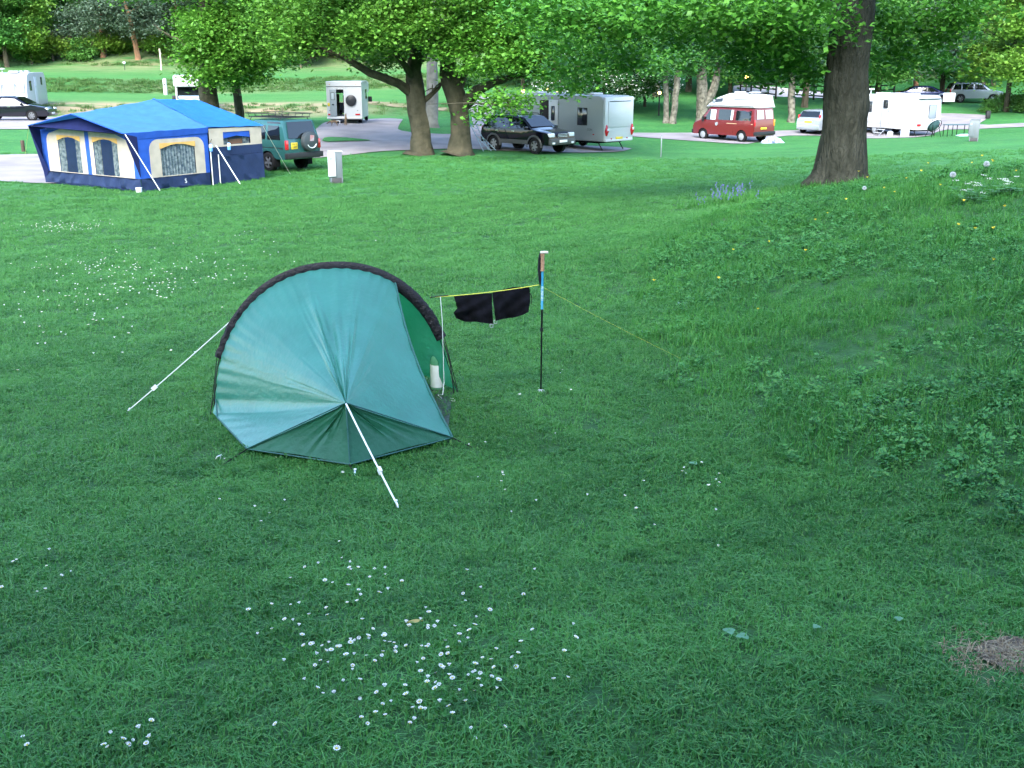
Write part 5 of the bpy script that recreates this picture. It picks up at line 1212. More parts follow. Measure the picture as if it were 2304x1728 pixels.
limbs = [((top.x - .1, 0, 5.0), (-1.6, -.4, 5.6), (-4.2, -.8, 5.5), (-6.6, -1.2, 4.9)), ((-.1, 0, 4.6), (-1.2, 1.6, 5.4), (-2.6, 4.2, 5.4), (-3.6, 6.6, 4.8)), ((.3, 0, 4.8), (1.8, .5, 5.6), (4.2, .8, 5.6), (6.6, 1.0, 5.0)),
         ((.2, -.2, 4.9), (.6, -2.2, 5.8), (-.2, -4.5, 6.2), (-.6, -6.4, 6.0)), ((.3, 0, 5.2), (.6, .2, 7.5), (.2, .4, 10.0), (.4, .2, 12.5)), ((.3, .2, 4.7), (2.0, 2.4, 5.5), (3.6, 5, 5.6), (4.6, 7, 5.0)), ((0, 0, 5.2), (-1.8, -1.8, 6.6), (-4, -3.4, 7.2), (-5.6, -4.6, 7))]
lb = MB()
for i, L_ in enumerate(limbs):
    rough_trunk(lb, L_, [.28, .17, .10, .03], 10, i)
    r_ = np.random.default_rng(i + 40)
    for s_ in range(7):
        t = r_.uniform(.3, .95); k = min(2, int(t * 3)); p = Vector(L_[k]).lerp(Vector(L_[k+1]), t * 3 - k); q = p + Vector((r_.normal(0, .9), r_.normal(0, .9), r_.uniform(-.9, .5)))
        lb.tube([p, p.lerp(q, .5) + Vector((0, 0, .12)), q], [.045, .03, .008], 6)
lb.build('limbs', bark_oak, oak)
r_ = np.random.default_rng(11); blobs = []
def ob_px(x, y, Yd, rx, rz, n, ry=1.0):
    p = at(x * K, y * K, OY + Yd) - ob; blobs.append((p.x, p.y, p.z, rx, ry, rz, n))
# lower fringe, read off the photograph's outline (displayed pixels, offset in depth from the trunk)
for x, y, Yd, rx, rz, n in ((1150, 20, 1.5, .9, .45, 20), (1250, 40, .5, 1.0, .5, 24), (1350, 60, 1.0, 1.0, .55, 26), (1330, 120, 2.5, .9, .45, 20), (1440, 40, 0, 1.0, .5, 26), (1500, 70, 1.5, 1.0, .45, 20), (1560, 30, -.5, 1.0, .45, 24), (1590, 100, 1.2, .9, .45, 20),
                           (1640, 60, 0, .9, .5, 26), (1690, 110, .5, .8, .5, 26), (1740, 60, -.6, .9, .5, 24), (1735, 150, 1.4, .6, .35, 14), (1660, 150, 2.2, .7, .35, 14), (1910, 40, 1, .8, .4, 20), (1960, 90, 1.5, .8, .4, 18), (2030, 50, .5, .9, .4, 18), (2010, 130, 2.5, .6, .3, 10), (1920, 130, 2.5, .5, .35, 10), (1400, 10, -2, 1.2, .5, 22), (1700, 5, -2, 1.2, .5, 24), (2100, 10, 0, 1.0, .4, 16), (1200, 80, 3.5, .9, .5, 18), (1480, 130, 4, .7, .3, 8), (1250, 150, 4.5, .9, .45, 14)):
    ob_px(x, y, Yd, rx, rz, n)
for i in range(34):        # the crown above the picture
    a = r_.uniform(0, 6.283); d = 7.2 * math.sqrt(r_.uniform(.03, 1)); z = r_.uniform(6.0, 12.0); f = math.sqrt(max(.1, 1 - ((z - 6) / 7.5) ** 2))
    blobs.append((d * math.cos(a) * f + .5, d * math.sin(a) * f, z, 1.6, 1.6, 1.0, 22))
C = clump_points(blobs, r_, 46, .30, .55, .3)
link('crown', quad_mesh('crown', leaf_arrays(C, .135, r_, .3, .8, .36), oak_leaf), oak)
# ---- generic hand-placed oak for the middle and left
def limb_tree(name, label, base, limbs, radii, blobs, leaf, bark, seed, size=.15, per=40, cr=.40, group=None, extra=None):
    o = thing(name, label, 'tree', tuple(base), 0, group); b = MB()
    rough_trunk(b, limbs[0], radii[0], 18, seed, .09); b.build('trunk', bark, o, True, 0, 60)
    lb = MB(); r2 = np.random.default_rng(seed)
    for i, (L_, rd) in enumerate(zip(limbs[1:], radii[1:])):
        rough_trunk(lb, L_, rd, 9, seed + i)
        for s_ in range(5):
            t = r2.uniform(.35, .95); k = min(len(L_) - 2, int(t * (len(L_) - 1))); p = Vector(L_[k]).lerp(Vector(L_[k+1]), r2.uniform(0, 1)); q = p + Vector((r2.normal(0, .9), r2.normal(0, .8), r2.uniform(-.2, .9)))
            lb.tube([p, p.lerp(q, .5) + Vector((0, 0, .1)), q], [.04, .028, .008], 5)
    if len(limbs) > 1: lb.build('limbs', bark, o)
    C = clump_points(blobs, r2, per, cr, .5, .35); link('crown', quad_mesh('crown', leaf_arrays(C, size, r2, .25, .8, .42), leaf), o)
    return o
def PX(x, y, Y, base): return tuple(at(x * K, y * K, Y) - base)
def bl(base, items, Y, seed):
    r2 = np.random.default_rng(seed); out = []
    for x, y, Yd, rx, rz, n in items:
        p = at(x * K, y * K, Y + Yd) - base; out.append((p.x, p.y, p.z, rx, rx, rz, n))
    return out
def dome(cx, cy, z0, z1, rad, n, seed, per=20, br=1.5):
    r2 = np.random.default_rng(seed); out = []
    for i in range(n):
        a = r2.uniform(0, 6.283); d = rad * math.sqrt(r2.uniform(.02, 1)); z = r2.uniform(z0, z1); f = math.sqrt(max(.1, 1 - ((z - z0) / (z1 - z0 + 1)) ** 2))
        out.append((cx + d * math.cos(a) * f, cy + d * math.sin(a) * f, z, br, br, br * .6, per))
    return out
B1 = on(-4.18, 50.0, -.1); Y1 = 50.0
bark_mid = mat('mid_bark', (.080, .072, .048), .95, .12, c2=(.034, .036, .024), vscale=2.5, detail=8, bump=.9, bscale=9)
t1 = [PX(908, 338, Y1, B1), PX(910, 325, Y1, B1), PX(909, 290, Y1, B1), PX(902, 240, Y1, B1), PX(898, 200, Y1, B1), PX(893, 150, Y1, B1), PX(905, 100, Y1, B1), PX(880, 30, Y1, B1), PX(885, -60, Y1, B1)]
limb_tree('oak_tree', 'oak with wide low limbs, left one of the pair beside the gravel road', B1,
    [t1, [PX(895, 205, Y1, B1), PX(860, 180, Y1 - .5, B1), PX(800, 158, Y1 - 1.5, B1), PX(740, 122, Y1 - 2, B1), PX(690, 105, Y1 - 2, B1), PX(620, 112, Y1 - 2, B1)],
     [PX(896, 175, Y1, B1), PX(865, 130, Y1 - 1, B1), PX(838, 90, Y1 - 2, B1), PX(800, 40, Y1 - 3, B1)], [PX(904, 225, Y1, B1), PX(925, 210, Y1, B1), PX(948, 190, Y1 + .3, B1), PX(965, 160, Y1 + .6, B1)],
     [PX(893, 150, Y1, B1), PX(930, 100, Y1 + 1, B1), PX(970, 40, Y1 + 2, B1), PX(1000, -40, Y1 + 2, B1)], [PX(890, 80, Y1, B1), PX(830, 20, Y1 + 2, B1), PX(760, -40, Y1 + 4, B1)]],
    [[.86, .54, .44, .42, .43, .34, .26, .18, .10], [.24, .20, .16, .12, .07, .03], [.17, .13, .09, .04], [.16, .12, .08, .03], [.2, .14, .09, .04], [.14, .09, .03]],
    bl(B1, [(660, 60, -2, 1.6, .8, 60), (720, 30, -1, 1.6, .8, 60), (640, 100, -2.5, 1.0, .5, 30), (600, 60, -1, 1.3, .7, 40), (790, 60, -3, 1.5, .7, 60), (770, 100, -3, .9, .35, 22), (850, 30, -2, 1.5, .8, 60), (840, 85, -3, .9, .45, 24), (700, 85, 1, 1.2, .5, 30), (900, 60, -3, 1.2, .7, 44), (590, 20, 0, 1.5, .8, 40), (750, 0, 0, 1.8, .8, 50), (920, 10, -2, 1.5, .7, 50), (680, 20, 3, 1.5, .8, 40), (820, 130, 2, .8, .4, 14), (870, 100, 2, 1.2, .6, 26)], Y1, 3) + dome(-2, 0, 7, 13, 6, 22, 5, 26),
    oak_leaf2, bark_mid, 21, .17)
B2 = on(-2.32, 49.8, -.1)
t2 = [PX(992, 338, Y1, B2), PX(994, 325, Y1, B2), PX(996, 290, Y1, B2), PX(993, 245, Y1, B2), PX(985, 205, Y1, B2), PX(970, 160, Y1, B2), PX(968, 110, Y1, B2), PX(975, 40, Y1, B2), PX(985, -60, Y1, B2)]
limb_tree('oak_tree', 'oak with mossy flared foot and hanging right branch, nearer the black SUV', B2,
    [t2, [PX(1003, 225, Y1, B2), PX(1030, 195, Y1 - .5, B2), PX(1065, 180, Y1 - 1.5, B2), PX(1110, 165, Y1 - 2.5, B2), PX(1200, 150, Y1 - 3, B2), PX(1290, 140, Y1 - 3, B2)],
     [PX(992, 190, Y1, B2), PX(1010, 130, Y1, B2), PX(1030, 60, Y1 + 1, B2), PX(1060, -30, Y1 + 1, B2)], [PX(1065, 180, Y1 - 1.5, B2), PX(1080, 200, Y1 - 3, B2), PX(1100, 225, Y1 - 4, B2), PX(1130, 240, Y1 - 4.5, B2)], [PX(972, 150, Y1, B2), PX(950, 90, Y1 + 1, B2), PX(930, 20, Y1 + 2, B2)]],
    [[.98, .60, .46, .42, .44, .40, .28, .18, .1], [.30, .24, .17, .13, .08, .03], [.2, .15, .1, .04], [.06, .045, .03, .012], [.16, .1, .04]],
    bl(B2, [(1000, 60, -2, 1.3, .8, 50), (1060, 90, -2.5, 1.2, .7, 44), (1040, 140, -3, 1.0, .45, 30), (1120, 60, -3, 1.5, .8, 56), (1120, 130, -3.5, 1.1, .5, 34), (1190, 90, -3, 1.3, .7, 46), (1180, 150, -3, .9, .35, 22), (1250, 60, -2, 1.5, .8, 50), (1290, 130, -2.5, 1.2, .5, 34), (1330, 80, -2, 1.3, .7, 40), (1390, 120, -1, 1.0, .6, 26), (1080, 212, -4, .65, .28, 9), (1105, 232, -4.4, .5, .22, 7), (1060, 228, -4, .32, .2, 4), (1130, 215, -4.6, .5, .25, 7), (1040, 248, -4, .25, .2, 4), (990, 20, 0, 1.5, .8, 40), (1080, 10, 0, 1.6, .8, 50), (1180, 10, 0, 1.6, .8, 50), (1300, 10, 0, 1.6, .8, 44), (950, 110, -2.5, .8, .5, 22), (1230, 190, -1.5, .8, .35, 12), (1010, 185, 1, .8, .3, 10)], Y1, 4) + dome(3, 0, 7, 13, 6, 22, 6, 26),
    oak_leaf2, bark_mid, 23, .17)
# two trunks left, behind the trailer tent
Y3 = 57.0
for i, (xd, yd, hw_, Yb, lab, items) in enumerate(((459, 268, 19, 57, 'broadleaf tree with the thicker trunk behind the blue tent roof', [(440, 70, -2, 1.3, .8, 46), (430, 120, -2, 1.0, .6, 34), (480, 100, -2.5, 1.4, .8, 50), (470, 150, -2.5, 1.1, .4, 30), (450, 172, -2.5, .7, .3, 12), (420, 165, -2, .45, .25, 6), (500, 40, -1, 1.4, .8, 50), (540, 20, 0, 1.5, .8, 40), (430, 40, 0, 1.0, .6, 24)]),
                                          (519, 262, 8.5, 59, 'slim broadleaf tree left of the green four by four', [(540, 90, -2, 1.3, .7, 44), (570, 130, -2.5, 1.1, .5, 30), (530, 150, -2.5, 1.0, .45, 26), (515, 178, -2.5, .5, .28, 9), (585, 100, -2, 1.0, .6, 26), (555, 170, -2, .45, .28, 8), (560, 50, -1, 1.4, .8, 44), (600, 40, 1, 1.4, .8, 36), (610, 130, 1, .9, .4, 16)]))):
    bb = on(float(at(xd * K, yd * K, Yb).x), Yb, -.05); w_ = hw_ * K / F * Yb
    limb_tree('broadleaf_tree', lab, bb, [[(0, 0, -.1), (0, 0, .6), (-.1, 0, 2.5), (0, .1, 5), (.1, 0, 8), (0, 0, 10)], [(0, 0, 3.5), (-1, -.6, 4.6), (-2.0, -1.0, 5.2)], [(0, 0, 4), (1, -.6, 5), (2.2, -1, 5.5)]], [[w_ * 1.25, w_ * 1.05, w_ * .95, w_ * .8, w_ * .5, w_ * .2], [w_ * .4, w_ * .25, .03], [w_ * .35, w_ * .22, .03]], bl(bb, items, Yb, 7 + i) + dome(0, 0, 7, 12, 3.5, 12, 9 + i, 24), oak_leaf2, bark_mid, 31 + i, .18)
# grey trunk standing behind the pair
gb = ground_px(934 * K, 275 * K); gb.z -= .1
limb_tree('grey_barked_tree', 'smooth grey trunk standing on the grass island behind the oak pair', gb, [[(0, 0, 0), (-.02, 0, .5), (.05, 0, 2.5), (.1, 0, 5), (.3, 0, 8), (.3, 0, 11)], [(.1, 0, 5), (1.2, .5, 7), (2.4, .8, 8)]], [[.46, .38, .33, .28, .18, .06], [.15, .1, .03]], dome(0, 0, 6.5, 13, 4.5, 20, 12, 26, 1.5), broad_leaf, bark_grey, 41, .22)
# ---- birches in the middle distance
def birch(xd, yd, hw_, lean, lab, seed, fork=None, label_g='birch trunks beyond the gravel road'):
    bb = ground_px(xd * K, yd * K); w_ = hw_ * K / F * bb.y
    L_ = [[(0, 0, -.15), (.03, 0, .5), (lean * .3, 0, 2.5), (lean * .6, .1, 5), (lean, .2, 8.5), (lean, .2, 12)]]; rd = [[w_ * 1.3, w_ * 1.05, w_, w_ * .8, w_ * .5, .03]]
    if fork: L_.append([(.02, 0, .9), (fork * .35, 0, 2.2), (fork * .55, 0, 4.2), (fork, 0, 8), (fork, 0, 11)]); rd.append([w_ * .9, w_ * .75, w_ * .65, w_ * .4, .03])
    return limb_tree('birch_tree', lab, bb, L_, rd, dome(lean * .5, 0, 3.6, 12, 2.6, 26, seed, 24, 1.1) , birch_leaf, bark_birch, seed, .20, 30, .45, label_g)
birch(1438, 266, 5.5, -.3, 'birch trunk left of a close pair beyond the gravel road', 51)
birch(1453, 267, 6.5, .5, 'birch trunk right of a close pair beyond the gravel road', 52)
birch(1516, 264, 11, -.4, 'forked birch just left of the red campervan', 53, 2.0)
birch(1708, 264, 7, -.3, 'lone birch trunk between the red campervan and silver hatchback', 54)
# ---- wood behind: shared crowns, one object per tree
def proto_crown(name, leaf, blobs, size, per, cr, seed, flat=.5, asp=.45):
    r2 = np.random.default_rng(seed); C = clump_points(blobs, r2, per, cr, flat, .4); return quad_mesh(name, leaf_arrays(C, size, r2, .2, .7, asp), leaf)
def proto_trunk(name, bark, hgt, rad, seed, lean=.3):
    b = MB(); rough_trunk(b, [(0, 0, -.6), (0, 0, .6), (lean * .4, 0, hgt * .35), (lean, .1, hgt * .7), (lean, .1, hgt)], [rad * 1.35, rad, rad * .8, rad * .5, .04], 10, seed)
    r2 = np.random.default_rng(seed)
    for i in range(7):
        z = hgt * r2.uniform(.25, .8); a = r2.uniform(0, 6.28); L_ = r2.uniform(1.5, 3)
        b.tube([(lean * .5, 0, z), (lean * .5 + L_ * .5 * math.cos(a), L_ * .5 * math.sin(a), z + .5), (lean * .5 + L_ * math.cos(a), L_ * math.sin(a), z + 1.3)], [rad * .3, rad * .2, .02], 6)
    o = b.build('trunk', bark); me = o.data; bpy.data.objects.remove(o); return me
def tall(z0, z1, rad, n, seed, per): return dome(0, 0, z0, z1, rad, n, seed, per, 1.3)
PC = {}
for i in range(3): PC['broad%d' % i] = (proto_crown('crown', broad_leaf, tall(2.2 + i * .5, 13, 3.6, 44, 60 + i, 18), .30, 22, .60, 60 + i), proto_trunk('trunk', bark_far, 12, .24 + .05 * i, 60 + i))
for i in range(2): PC['light%d' % i] = (proto_crown('crown', light_leaf, tall(1.2 + i * .8, 7.5, 2.4, 26, 70 + i, 18), .24, 22, .5, 70 + i), proto_trunk('trunk', bark_far, 7, .12, 70 + i))
PC['lbroad'] = (proto_crown('crown', light_leaf, tall(3.0, 12, 3.4, 40, 75, 20), .24, 24, .55, 75), proto_trunk('trunk', bark_far, 11, .2, 75))
PC['pine'] = (proto_crown('crown', pine_leaf, dome(0, 0, 3.0, 12, 4.6, 34, 80, 16, 1.5), .34, 26, .62, 80, .45, .22), proto_trunk('trunk', bark_pine, 12, .30, 80, 1.2))
PC['shrub'] = (proto_crown('crown', broad_leaf, dome(0, 0, .5, 2.4, 1.5, 14, 90, 12, .7), .22, 20, .42, 90), proto_trunk('trunk', bark_far, 1.8, .06, 90))
PC['lshrub'] = (proto_crown('crown', light_leaf, dome(0, 0, .4, 2.0, 1.5, 14, 91, 12, .6), .22, 20, .42, 91), proto_trunk('trunk', bark_far, 1.6, .06, 91))
NAMES = {'lbroad': 'broadleaf_tree', 'broad': 'woodland_tree', 'light': 'young_tree', 'pine': 'pine_tree', 'shrub': 'shrub', 'lshrub': 'shrub'}
def wood(kind, p, s, rz, label, group, sz=1.0):
    key = kind.rstrip('0123456789'); o = thing(NAMES[key], label, 'shrub' if 'shrub' in key else 'tree', tuple(p), rz, group); o.scale = (s, s, s * sz)
    link('trunk', PC[kind][1], o); link('crown', PC[kind][0], o); return o
r_ = np.random.default_rng(99)
def wx(px_d, Y): p = at(px_d * K, 150, Y); return on(p.x, Y, -.1)
LM = [(-200, 'beyond the left edge of the picture'), (40, 'above the left caravan'), (150, 'above the black saloon'), (300, 'above the awning peak'), (410, 'above the far motorhome'), (520, 'behind the slim left tree'), (640, 'behind the green four by four'), (750, 'behind the open-door motorhome'), (900, 'behind the oak pair'), (1060, 'above the climbing track'), (1250, 'above the long caravan'), (1430, 'behind the birch pair'), (1590, 'above the red campervan'), (1740, 'behind the silver hatchback'), (1830, 'behind the big oak trunk'), (1950, 'above the white caravan'), (2100, 'behind the far silver car'), (2260, 'at the right edge')]
def nth(k): return '%d%s' % (k, 'th' if 10 < k % 100 < 14 else {1: 'st', 2: 'nd', 3: 'rd'}.get(k % 10, 'th'))
def near_lm(x): return min(LM, key=lambda q: abs(q[0] - x))[1]
spots = []
for i, xd in enumerate(np.linspace(-120, 2330, 27)):
    Y = 118 + r_.uniform(-3, 5) + (2 if i % 2 else 0); kind = 'broad%d' % (i % 3)
    wood(kind, wx(xd + r_.uniform(-20, 20), Y), r_.uniform(.85, 1.2), r_.uniform(0, 6), 'dark woodland tree %s, %s from left, front row' % (near_lm(xd), nth(i + 1)), 'woodland trees across the back')
for i, xd in enumerate(np.linspace(-160, 2400, 24)):
    wood('broad%d' % ((i + 1) % 3), wx(xd + r_.uniform(-30, 30), 131 + r_.uniform(-4, 5)), r_.uniform(1.0, 1.4), r_.uniform(0, 6), 'tall woodland tree %s, %s from left, rear row' % (near_lm(xd), nth(i + 1)), 'woodland trees across the back')
for i, xd in enumerate(np.linspace(-60, 2300, 40)):
    wood('lshrub' if i % 2 else 'shrub', wx(xd + r_.uniform(-25, 25), 113.5 + r_.uniform(-1.5, 3)), r_.uniform(.8, 1.35), r_.uniform(0, 6), '%s wood-edge shrub %s, %s from the left' % ('yellow green' if i % 2 else 'dark green', near_lm(xd), nth(i + 1)), 'undergrowth at the wood edge')
G_ = 'trees at the wood edge'
for xd, Y, k, s, lab in ((70, 112, 'light0', .95, 'small yellow green tree with thin stem above the left caravan'), (300, 113, 'pine', .92, 'blue grey pine with bare branches left of the broadleaf pair'), (225, 114, 'pine', .8, 'blue grey pine, left one of the two'), (15, 110, 'broad1', .8, 'dark leaved tree at the left edge above the caravan'), (-15, 109, 'broad2', .85, 'dark leaved tree cut by the left edge of the picture'),
                         (390, 116, 'pine', 1.1, 'tall pine with reddish limbs behind the left broadleaf pair'), (650, 111, 'light1', .7, 'low yellow green tree behind the far motorhome'),
                         (1130, 92, 'broad0', .75, 'dark tree behind the front end of the long caravan'), (1180, 96, 'broad1', .8, 'dark tree behind the middle of the long caravan'), (1245, 90, 'light0', .8, 'bright green tree over the long caravan roof'), (1420, 96, 'broad2', .9, 'dark tree behind the birch pair'), (1490, 99, 'broad1', .95, 'dark tree behind the forked birch'), (1580, 95, 'broad0', .8, 'tree behind the red campervan roof'), (1600, 104, 'broad1', .9, 'dark tree left of the roadside fence'),
                         (1745, 88, 'broad2', .78, 'tree over the fence left of the big oak'), (1690, 106, 'broad0', 1.0, 'tree behind the fence gap'), (1900, 90, 'broad1', .85, 'tree right of the big oak trunk behind the white caravan'), (1985, 95, 'pine', .8, 'blue green conifer over the white caravan roof'), (2040, 98, 'broad0', .95, 'tree with brown trunk beside the far silver car'), (2125, 106, 'broad2', .9, 'dark tree behind the far silver car'), (2185, 86, 'lbroad', 1.0, 'bright green tree hanging in at the right edge'), (2260, 82, 'lbroad', 1.05, 'bright green tree cut by the right edge'), (2150, 108, 'lbroad', 1.0, 'bright green tree just right of the far silver car')):
    wood(k, wx(xd, Y), s, r_.uniform(0, 6), lab, G_)
# right-hand bushes by the bend
for xd, yd, k, s, lab in ((2190, 240, 'lshrub', .62, 'rounded bright shrub at the right road bend'), (2225, 243, 'shrub', .7, 'dark shrub at the right edge by the road bend'), (2140, 243, 'shrub', .42, 'low dark shrub left of the bright one at the bend')):
    p = ground_px(xd * K, yd * K); wood(k, (p.x, p.y, p.z - .05), s, 1, lab, 'shrubs at the road bend')
# hawthorns in blossom over the long caravan
for i, (xd, Y, s) in enumerate(((1300, 80, 1.0), (1355, 82, 1.05), (1395, 86, .95), (1215, 84, .85))):
    p = wx(xd, Y); o = thing('hawthorn_bush', 'hawthorn covered in white blossom ' + ('right of the dish aerial', 'above the rear of the long caravan', 'left of the birch pair', 'above the middle of the long caravan')[i], 'bush', tuple(p), i * 1.3, 'hawthorns in blossom'); o.scale = (s, s, s)
    if i == 0:
        hb_ = dome(0, 0, 1.0, 5.2, 2.3, 26, 95, 14, .8); C = clump_points(hb_, r_, 24, .4, .5, .4); hm = quad_mesh('crown', leaf_arrays(C, .17, r_), may_leaf)
        C = clump_points(hb_, np.random.default_rng(3), 6, .35, .6, .95); C = C[C[:, 2] < 4.2]; bmh = quad_mesh('blossom', leaf_arrays(C, .13, r_, .1, .9, .6), blossom); tmh = proto_trunk('trunk', bark_far, 4, .12, 95)
    link('trunk', tmh, o); link('crown', hm, o); link('blossom', bmh, o)

# unseen trees added behind the viewpoint to shade the near lawn and tent front
def data_np(me):
    v = np.empty(len(me.vertices) * 3, np.float32); me.vertices.foreach_get('co', v); return v.reshape(-1, 3)
cv = data_np(PC['broad0'][0]); VV = []; lb = MB()
for i, (x, y, s) in enumerate(((-11, -11.5, 1.1), (-4.5, -13, 1.1), (3, -13, 1.1), (-8, -18, 1.2), (6.5, -18, 1.2))):
    a = i * 1.3; M_ = np.array([[math.cos(a), -math.sin(a), 0], [math.sin(a), math.cos(a), 0], [0, 0, 1]]) * s; z = h(x, y); VV.append(cv @ M_.T + np.array([x, y, z]))
    rough_trunk(lb, [(x, y, z - .3), (x, y, z + 5), (x + .2, y, z + 11)], [.3, .2, .05], 8, i)
VV = np.concatenate(VV); hw_o = link('added_shade_trees', quad_mesh('added_shade_trees', VV.reshape(-1, 4, 3), broad_leaf)); tag(hw_o, 'belt of trees on the slope behind the viewpoint', 'wood', kind='stuff')
tag(lb.build('added_shade_trunks', bark_far), 'trunks of the wood on the slope behind the viewpoint', 'wood', kind='stuff')
# ---------------------------------------------------------------- posts, lamps, fence, signs
steel = mat('galvanised', (.20, .23, .25), .45, .5, .5)
def hookup(pos, rz, label, white):
    o = thing('hookup_post', label, 'electric hookup', tuple(pos), rz, 'electric hookup posts')
    g1_, g2_ = mat('hookup_white', (.45, .49, .51), .5), mat('hookup_grey', (.12, .145, .16), .5)
    MB().box((0, .02, .62), (.42, .30, .88), ch=.02).build('cabinet', g2_, o)
    MB().box((-.16, -.15, .64), (.26, .07, .80), ch=.012).build('door', g1_ if white else g2_, o)
    MB().box((.0, .0, .10), (.34, .24, .20), ch=.008).build('plinth', mat('plinth_dark', (.05, .05, .055), .7), o)
    for x in (-.19, .19): MB().box((x, 0, .12), (.04, .28, .24), ch=.005).build('foot_rail', g2_, o)
    MB().box((0, .02, 1.075), (.46, .34, .04), ch=.012).build('cap', g1_ if white else g2_, o)
    MB().box((-.20, -.19, .86), (.10, .012, .10), ch=.003).build('notice', mat('notice_blue', (.25, .38, .55), .6), o); return o
p = ground_px(757, 412); hookup(p, R(20), 'white and grey electric hookup post on the grass right of the green four by four', True)
p = ground_px(2190, 318); hookup(p, R(-20), 'grey electric hookup post on the lawn right of the white caravan', False)
p = ground_px(1487, 354); o = thing('metal_stake', 'thin grey metal stake in the grass between caravan and campervan', 'post', tuple(p)); MB().box((0, 0, .48), (.05, .02, 1.0), ch=.004).box((0, .018, .48), (.014, .03, .98)).build('stake', steel, o); MB().box((0, 0, .985), (.07, .05, .03), ch=.006).build('cap', steel, o)
p = ground_px(53, 341); o = thing('bollard', 'short dark wooden bollard beside the left gravel pad', 'bollard', tuple(p)); MB().lathe([(.085, -.1), (.085, .28), (.075, .29), (.075, .31), (.085, .32), (.085, .46), (.07, .50), (.0, .51)], n=14).build('post', mat('dark_wood', (.055, .035, .025), .8, var=.3, vscale=9), o)
p = ground_px(373, 213); o = thing('marker_post', 'white marker post on the terrace behind the blue tent', 'post', tuple(p)); MB().lathe([(.16, -.1), (.16, 1.15), (.14, 1.25), (.06, 1.30), (0, 1.30)], n=12).build('post', white_p, o); MB().box((0, -.165, .8), (.1, .01, .16)).build('number', plas, o)
p = ground_px(281, 157); o = thing('marker_lamp', 'tiny white globe light on a short stem at the left wood edge', 'lamp', tuple(p)); MB().tube([(0, 0, -.05), (0, 0, .55)], .03, 6).build('stem', plas, o); MB().ball((0, 0, .65), .13).build('globe', mat('globe_white', (.8, .85, .9), .4), o)
p = ground_px(363, 158); o = thing('stake', 'pale thin stake left standing at the wood edge', 'post', tuple(p)); MB().tube([(0, 0, -.1), (.03, 0, 1.0), (.0, 0, 2.0)], .07, 6).build('stake', mat('pale_wood', (.5, .42, .33), .8), o); MB().tube([(0, 0, 1.2), (.12, 0, 1.6)], .03, 5).build('snag', MATS['pale_wood'], o)
glow = mat('lamp_glow', (1.0, .62, .16), .4, emit=3.0); glow_w = mat('lamp_glow_pale', (1.0, .80, .62), .4, emit=3.0)
def lamp(px, py, Y, label, rad=.12, m=glow):
    p = at(px, py, Y); g = on(p.x, Y); o = thing('lamp_post', label, 'lamp', tuple(g), 0, 'lit lamps along the back road'); hh = max(.35, p.z - g.z)
    MB().tube([(0, 0, -.05), (0, 0, hh - rad)], [.06, .045], 8).build('post', plas, o); MB().lathe([(.05, hh - rad * 1.3), (rad * .8, hh - rad), (rad * .8, hh - rad * .9)], n=12).build('collar', plas, o)
    MB().ball((0, 0, hh), rad).build('globe', m, o); MB().lathe([(rad * 1.15, hh + rad * .85), (rad * .6, hh + rad * 1.3), (0, hh + rad * 1.45)], n=12).build('cap', plas, o)
lamp(1177, 205, 78, 'lit orange lamp above the front end of the long caravan'); lamp(1205, 212, 74, 'brightest pale lamp just over the caravan roof', .16, glow_w)
lamp(1233, 201, 86, 'small orange lamp over the middle of the long caravan', .09); lamp(1254, 208, 84, 'small yellow lamp left of the dish aerial', .09)
lamp(1484, 209, 80, 'orange lamp left of the birch pair'); lamp(1512, 164, 90, 'small orange lamp high between the birches', .09); lamp(1680, 173, 92, 'orange lamp above the fence behind the campervan', .14)
# post and rail fence
def fence(pix, lab, posts):
    P = [ground_px(*q) for q in pix]; o = thing('rail_fence', lab, 'fence', tuple(P[0])); wood_m = mat('fence_wood', (.018, .017, .017), .8)
    L_ = [(b - a).length for a, b in zip(P, P[1:])]; tot = sum(L_)
    def along(t):
        d = t * tot
        for a, b, l_ in zip(P, P[1:], L_):
            if d <= l_ + 1e-6: return a.lerp(b, d / l_)
            d -= l_
        return P[-1].copy()
    Q = [along(i / (posts - 1)) for i in range(posts)]
    for q in Q: q.z = h(q.x, q.y); MB().box(tuple(q - P[0] + Vector((0, 0, .62))), (.13, .13, 1.36), ch=.012).build('post', wood_m, o)
    for a, b in zip(Q, Q[1:]):
        for z in (.35, .75, 1.15): MB().tube([a - P[0] + Vector((0, -.07, z)), b - P[0] + Vector((0, -.07, z))], .055, 4).build('rail', wood_m, o)
fence([(1665, 214), (1705, 217), (1745, 222)], 'dark post and rail fence above the red campervan roof', 5); fence([(1785, 222), (1850, 226), (1900, 228)], 'dark post and rail fence beside the big oak trunk', 6)
fence([(1955, 226), (1990, 222), (2010, 220)], 'short dark rail piece above the white caravan roof', 3)
# square sign
p = on(29.5, 74.5); sgn = thing('white_sign', 'square white sign standing behind the right end of the white caravan', 'sign', tuple(p), R(-18))
zc = float(at(2126, 219, 74.5).z) - p.z; MB().box((0, 0, zc), (.74, .04, .58), ch=.01).build('panel', white_p, sgn); MB().tube([(-.62, .04, -.1), (-.62, .04, zc + .2), (-.3, .04, zc + .2)], .04, 8).build('post', steel, sgn); MB().box((0, -.024, zc + .02), (.26, .004, .12)).build('print', mat('faint_print', (.68, .70, .72), .6), sgn)
